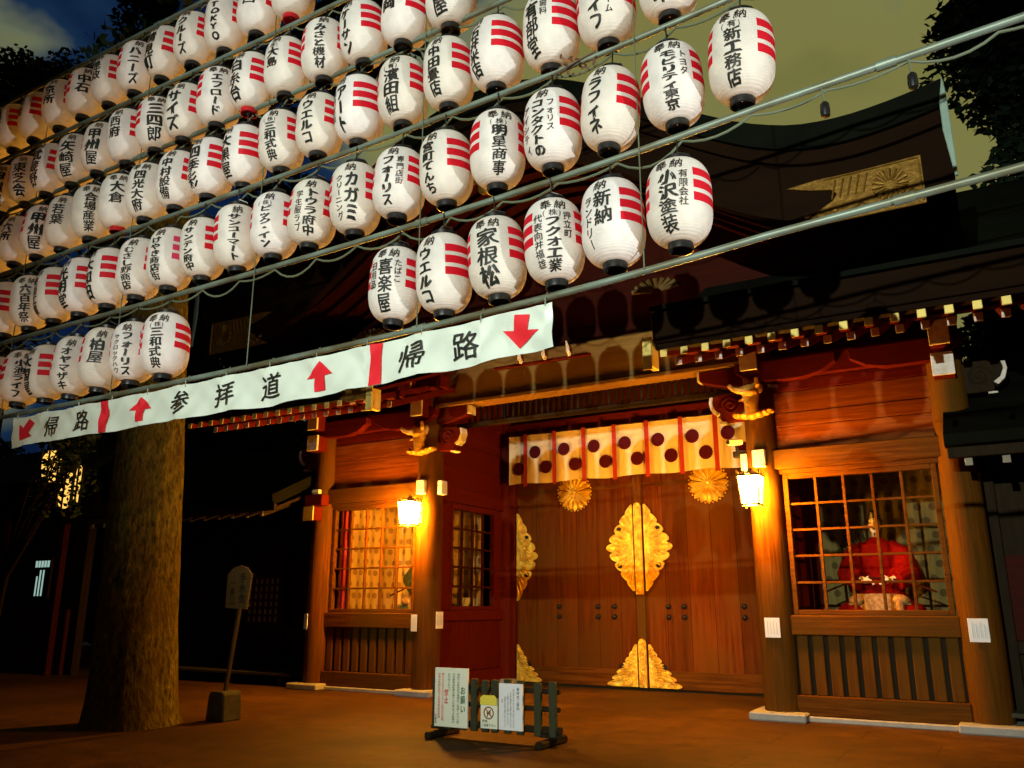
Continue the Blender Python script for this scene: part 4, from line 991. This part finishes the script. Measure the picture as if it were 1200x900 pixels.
tree((-25.2, 16), 27, .5, [((-25.0,16,24.2),(1.3,1.3,2.6)), ((-25.2,16,20),(1.8,1.6,2.6)), ((-25.2,16,15),(2.4,2,3))], 'dark slender evergreen beside the pale cloud above the top lantern row', LEAFD, rg, 9000, .17)
tree((4.9, 20.0), 24, .7, [((x,20,z),(3.3,2.6,2.3)) for z in (5.5, 7.5, 9.5, 12, 14.5, 17) for x in (2.9, 6.6)]+[((2.2,19.6,6.6),(2.4,2,1.8)), ((1.5,18.5,6.4),(1.9,1.6,2.0))], 'huge black evergreen at the right edge beyond the gate roof', LEAFD, rg, 130000, .15)
DK = ['leftmost of the dark low evergreens behind the outbuilding', 'second dark low evergreen behind the outbuilding', 'dark bushy evergreen behind the left corridor roof', 'dark evergreen beyond the left corridor, beside the gate roof']
for (x, y, h), lb in zip(((-40, 19, 10), (-33, 21, 10.5), (-26.5, 20, 17), (-20, 19, 15)), DK):
    tree((x, y), h, .4, [((x,y,z),(3.9,2.4,2.2)) for z in ((1.8, 4.5, 7) if h < 12 else (2, 5, 8, 10.8, 13.2))], lb, LEAFD, rg, 14000 if h < 12 else 34000, .22, group='dark evergreens behind the left wing')

# ================================================================== SIDE CORRIDORS
def corridor(xa, xb, label, right):
    t_ = thing('corridor_building', label, 'building', ((xa+xb)/2, 13.5, 0), 'low corridor wings beside the gate')
    def cp(nm, b, m, par=None, sm=False): return obj(nm, b, m, par or t_, sm)
    cp('roof', MB().prism([(11.95,3.60),(11.93,3.74),(13.2,4.35),(14.6,5.3),(14.7,5.3),(14.7,5.1),(13.3,4.15),(12.1,3.58)], 'x', xa, xb), COPPERD)
    cp('eave_board', MB().box(xa+.02, xb-.02, 12.02, 12.1, 3.44, 3.575, .008), WDARK)
    cp('soffit', MB().prism([(12.1,3.46),(14.1,4.3),(14.1,4.36),(12.1,3.52)], 'x', xa+.02, xb-.02), WDARK)
    n_ = int((xb-xa)/.42)
    for i in range(n_):
        x = xa+.25+.42*i
        r_ = cp('rafter', MB().beam((x, 12.02, 3.37), (x, 14.0, 4.14), .08, .09), WDARK)
        cp('rafter_tip', MB().box(x-.045, x+.045, 11.998, 12.018, 3.325, 3.42, .006), DULLW, r_)
    cp('wall', MB().box(xa, xb, 14.0, 14.1, 0, 4.3, 0), WDARK)
    cp('sill', MB().box(xa, xb, 13.88, 13.998, .95, 1.12, .01), WDARK)
    i = 0; x = xa+.4
    while x < xb-.2:
        cp('post', MB().box(x-.09, x+.09, 13.8, 13.99, .0, 3.9, .01), WDARK); x += 2.1
    cp('bench', MB().box(xa+.3, xb-.3, 13.05, 13.5, .20, .26, .01).box(xa+.5, xa+.62, 13.1, 13.45, 0, .2).box(xb-.7, xb-.58, 13.1, 13.45, 0, .2), CONC)
    # lattice window with pale-coloured panes
    wx = xb-2.05 if not right else xa+1.0
    f = MB().box(wx-.62, wx+.62, 13.93, 13.998, 1.125, 2.28, .006); w = cp('window', f, WDKR)
    if right: return t_
    g_ = MB()
    for a in range(7):
        for c in range(6): g_.box(wx-.5+a*.165, wx-.5+a*.165+.045, 13.918, 13.929, 1.24+c*.165, 1.24+c*.165+.11, 0)
    cp('pane', g_, mat('pale_pane', (.40,.36,.28), .4), w)
    return t_
corridor(-18.5, -12.45, 'dark low corridor wing running left from the gate, behind the sign post', False)
corridor(-.46, 6.0, 'dark low corridor wing at the right edge beside the gate', True)
# lit bracket end at the gate corner (end board of the left corridor roof)
b = thing('roof_end_bracket', 'red bracket with a gilt end face beside the leftmost gate column', 'bracket', (-12.1, 12.9, 3.5))
obj('arm', MB().box(-12.34, -11.86, 12.72, 12.94, 3.57, 3.80, .015), WRED, b)
obj('gilt_face', MB().box(-12.34, -12.06, 12.70, 12.73, 3.27, 3.56, .01), GOLDP, b)
obj('arm_block', MB().box(-12.33, -12.07, 12.732, 13.0, 3.28, 3.56, .01), WRED, b)

# far left: dark outbuilding with red posts and a cool lit window; glowing lamp seen through leaves
s = thing('outbuilding', 'dark outbuilding with a cool lit slatted window at the far left', 'building', (-23, 11.5, 0))
obj('wall', MB().box(-27, -19.3, 12.6, 12.8, 0, 4.6, 0), WDARK, s)
obj('roof', MB().prism([(11.4,4.3),(11.4,4.5),(14,6.0),(14,5.8)], 'x', -27.4, -18.9), COPPER, s)
obj('wainscot', MB().box(-26.9, -19.6, 12.5, 12.598, 0, 1.5, .01), WDKR, s)
w = obj('window', MB().box(-21.25, -20.55, 12.53, 12.598, 1.75, 2.75, .01), WDARK, s)
g_ = MB()
for k in range(5): g_.box(-21.2+k*.125, -21.12+k*.125, 12.518, 12.529, 2.52, 2.68, 0)
for k in range(3): g_.box(-21.1+k*.13, -21.05+k*.13, 12.518, 12.529, 1.82, 2.45-.15*(k == 0), 0)
obj('lit_pane', g_, COOLGLOW, w)
for x in (-24.5, -22.6, -20.0): obj('post', MB().box(x-.09, x+.09, 12.35, 12.5, 0, 4.3, .01), WDKR, s)
def glow_lamp(x, y, z, sx_, sz_, label):
    t_ = thing('hanging_lamp', label, 'lamp', (x, y, z), 'amber lamps glowing at the far left')
    obj('glowing_body', MB().lathe([(.05,-.5),(.14,-.42),(.19,-.1),(.19,.2),(.12,.42),(.04,.5)], (0,0,0), 12, True, sx_/.19, sx_/.19), WARMGLOW, t_, True, local=True).scale = (1,1,sz_)
    f = MB()
    for k in range(6):
        a = k*math.pi/3+.2; f.tube([(sx_*1.06*math.cos(a), sx_*1.06*math.sin(a), -.5*sz_), (sx_*1.12*math.cos(a), sx_*1.12*math.sin(a), .5*sz_)], .022, 6)
    obj('ribs', f, IRON, t_, local=True)
    obj('hanger', MB().tube([(0,0,.5*sz_),(0,0,1.3)], .012, 6), IRON, t_, local=True)
    return t_
glow_lamp(-18.05, 11.1, 4.12, .15, .85, 'brightest amber lamp glowing through branches left of the big trunk')
glow_lamp(-17.62, 11.1, 4.20, .08, .85, 'slim amber lamp glowing close left of the big trunk')
glow_lamp(-18.75, 11.1, 4.72, .20, .75, 'dim amber lamp glowing through branches, leftmost of the three')
b = thing('bush', 'dark leafy branches in front of the amber lamps left of the trunk', 'bush', (-17.3, 10.4, 0))
f = MB(); foliage(f, (-17.1, 10.4, 4.3), 1.3, .4, 1.2, 620, .085, rg); obj('crown', f, LEAFD, b)
st = MB()
for k in range(7): st.tube([(-18.9,10.4,0), (-18.6-.05*k,10.4,2.2), (-16.3-.28*k,10.4+.1*(k % 3),5.0)], [.05,.035,.01], 6)
obj('stems', st, WDARK, b)

# ================================================================== SIGN POST
sg = thing('wooden_sign', 'weathered wooden sign on a leaning post set in a concrete block', 'sign', (-9.98, 8.95, 0))
obj('base_block', MB().prism([(-10.18,0),(-9.80,0),(-9.83,.35),(-9.86,.40),(-10.11,.40),(-10.15,.35)], 'y', 8.78, 9.12, .02), CONC, sg)
top = Vector((-9.79, 8.93, 1.62))
obj('post', MB().beam((-9.99, 8.95, .40), top+Vector((0,0,.1)), .055, .045), WDARK2, sg)
bd = [(-10.06,1.56),(-9.61,1.54),(-9.56,2.04),(-9.66,2.13),(-9.80,2.17),(-9.95,2.14),(-10.06,2.05)]
bo = obj('board', MB().prism([(p[0], p[1]) for p in bd], 'y', 8.87, 8.905, .006), noise_mat('weathered_board', (.105,.068,.016), (.155,.10,.028), (12,12,1), 1.5, .8, bump=.2), sg)
b = MB(); pl = lambda u, v: Vector((u, 8.866, v))
column_text(b, '手水舎', .012, pl, -9.72, 2.06, 1.62, .15); column_text(b, '一番口', .004, pl, -9.92, 1.98, 1.60, .11)
obj('lettering', b, INK, bo)

# ================================================================== NOTICE FENCE
fe = thing('notice_barrier', 'low dark wooden barrier on skid feet in front of the doors', 'barrier', (-5.7, 9.35, 0))
for x in (-6.42, -4.86):
    obj('foot', MB().box(x-.05, x+.05, 8.98, 9.66, 0, .085, .02).box(x-.16, x+.16, 9.28, 9.40, .087, .128, .01), WDARK, fe)
obj('bottom_rail', MB().box(-6.52, -4.74, 9.30, 9.38, .13, .21, .01), WDARK, fe)
for z in (.40, .60): obj('rail', MB().box(-6.52, -4.76, 9.32, 9.37, z-.03, z+.03, .008), WDARK, fe)
GRW = noise_mat('green_painted_wood', (.018,.022,.007), (.036,.040,.013), (12,12,1), 1.6, .75, bump=.2)
for x in (-6.50,-6.30,-6.08,-5.92,-5.76,-5.62,-5.44,-5.26,-5.02,-4.82):
    obj('picket', MB().box(x-.045, x+.045, 9.25, 9.315, (.10), .71+.012*math.sin(x*9), .01), GRW, fe)
def board(nm, x0, x1, z0, z1, m, label, y=9.20):
    t_ = thing(nm, label, 'sign', ((x0+x1)/2, y, z0), 'notice boards on the low barrier')
    t_['n'] = 0; del t_['n']
    return t_, obj('panel', MB().box(x0, x1, y, y+.03, z0, z1, .004), m, t_), (lambda u, v: Vector((u, y-.003, v)))
t1, p1, pl = board('notice_board', -6.47, -5.97, .13, .83, PAPERY, 'cream notice board with columns of green and red text on the barrier')
b = MB(); column_text(b, 'お願い', .03, pl, -6.04, .62, .30, .075); 
for i, (x, tx) in enumerate(((-6.11,'境内での飲食及び喫煙はご遠慮ください府'),(-6.18,'犬の散歩自転車の乗り入れ禁止です駐車中'),(-6.25,'おやめください'))): column_text(b, tx, .012, pl, x, .77, .18 if i < 2 else .55, .042, .034)
obj('green_lettering', b, GREENINK, p1)
b = MB(); column_text(b, '禁止', .03, pl, -6.29, .58, .40, .06)
for i, (x, tx) in enumerate(((-6.345,'鳩にえさを与えないで下さい他の方の迷惑'),(-6.40,'火気の使用を禁ずる参拝者各位皆様'))): column_text(b, tx, .014, pl, x, .77, .20, .040, .034)
obj('red_lettering', b, REDINK, p1)
b = MB(); column_text(b, '社務所', .01, pl, -6.445, .28, .16, .03); obj('black_lettering', b, INK, p1)
t2, p2, pl = board('notice_board', -5.78, -5.54, .15, .50, PAPERY, 'small cream notice with a yellow top and barred circle')
obj('yellow_band', MB().prism([(-5.78,.42),(-5.54,.42),(-5.54,.50),(-5.58,.535),(-5.74,.535),(-5.78,.50)], 'y', 9.185, 9.199, .003), mat('yellow_paint', (.72,.60,.06), .6), p2)
b = MB(); c = (-5.66, .33)
b.tube([(c[0]+.066*math.cos(a*math.pi/14), 9.197, c[1]+.066*math.sin(a*math.pi/14)) for a in range(29)], .008, 6); b.tube([(c[0]-.045, 9.197, c[1]+.045), (c[0]+.045, 9.197, c[1]-.045)], .007, 6)
b.ball((c[0], 9.197, c[1]), (.03,.004,.02), 8, 6); b.tube([(c[0]-.02,9.197,c[1]-.045),(c[0]-.015,9.197,c[1]),(c[0]+.03,9.197,c[1]+.035)], .008, 6)
obj('barred_circle', b, mat('brown_ink', (.25,.10,.05), .6), p2)
b = MB()
for i, ch in enumerate('禁煙'): put_glyph(b, ch, .02, pl, -5.735+.04*i, .235, .036, .036)
for i, ch in enumerate('ご遠慮下さい'): put_glyph(b, ch, .015, pl, -5.75+.035*i, .19, .034, .034)
obj('lettering', b, INK, p2)
t3, p3, pl = board('notice_board', -5.52, -5.19, .15, .68, PAPER, 'plain white notice sheet with fine black columns, rightmost on the barrier')
b = MB(); column_text(b, '参拝のご案内', .02, pl, -5.25, .64, .38, .040)
for i, tx in enumerate(('開門時間は午前六時より午後六時までとなります','なお祭礼期間中は夜間も参拝いただけます','ご理解ご協力をお願い申し上げます','混雑時は係員の指示に従って下さい','宮司')): column_text(b, tx, .0, pl, -5.31-.04*i, .62-.03*i, .18, .024, .022)
obj('lettering', b, INK, p3)

# ================================================================== floodlight posts (behind and beside the viewer)
for p, tg, lb in ((FL1, Vector((-2.6,4.4,4.3)), 'floodlight on a steel post behind the viewer'), (FL2, Vector((-2.2,4.5,4.6)), 'low floodlight on a short post right of the lantern rack')):
    d = (tg-p).normalized(); back = p-d*.12
    t_ = thing('floodlight', lb, 'floodlight', (back.x, back.y, 0), 'floodlights aimed at the lanterns')
    obj('post', MB().tube([(back.x, back.y, 0), (back.x, back.y, back.z-.1)], .05, 10), IRON, t_, True)
    obj('housing', MB().beam(back-d*.12, back+d*.06, .34, .26, .02), IRON, t_)

for o in (BODY, BOT, TOP, BLB): bpy.data.objects.remove(o)
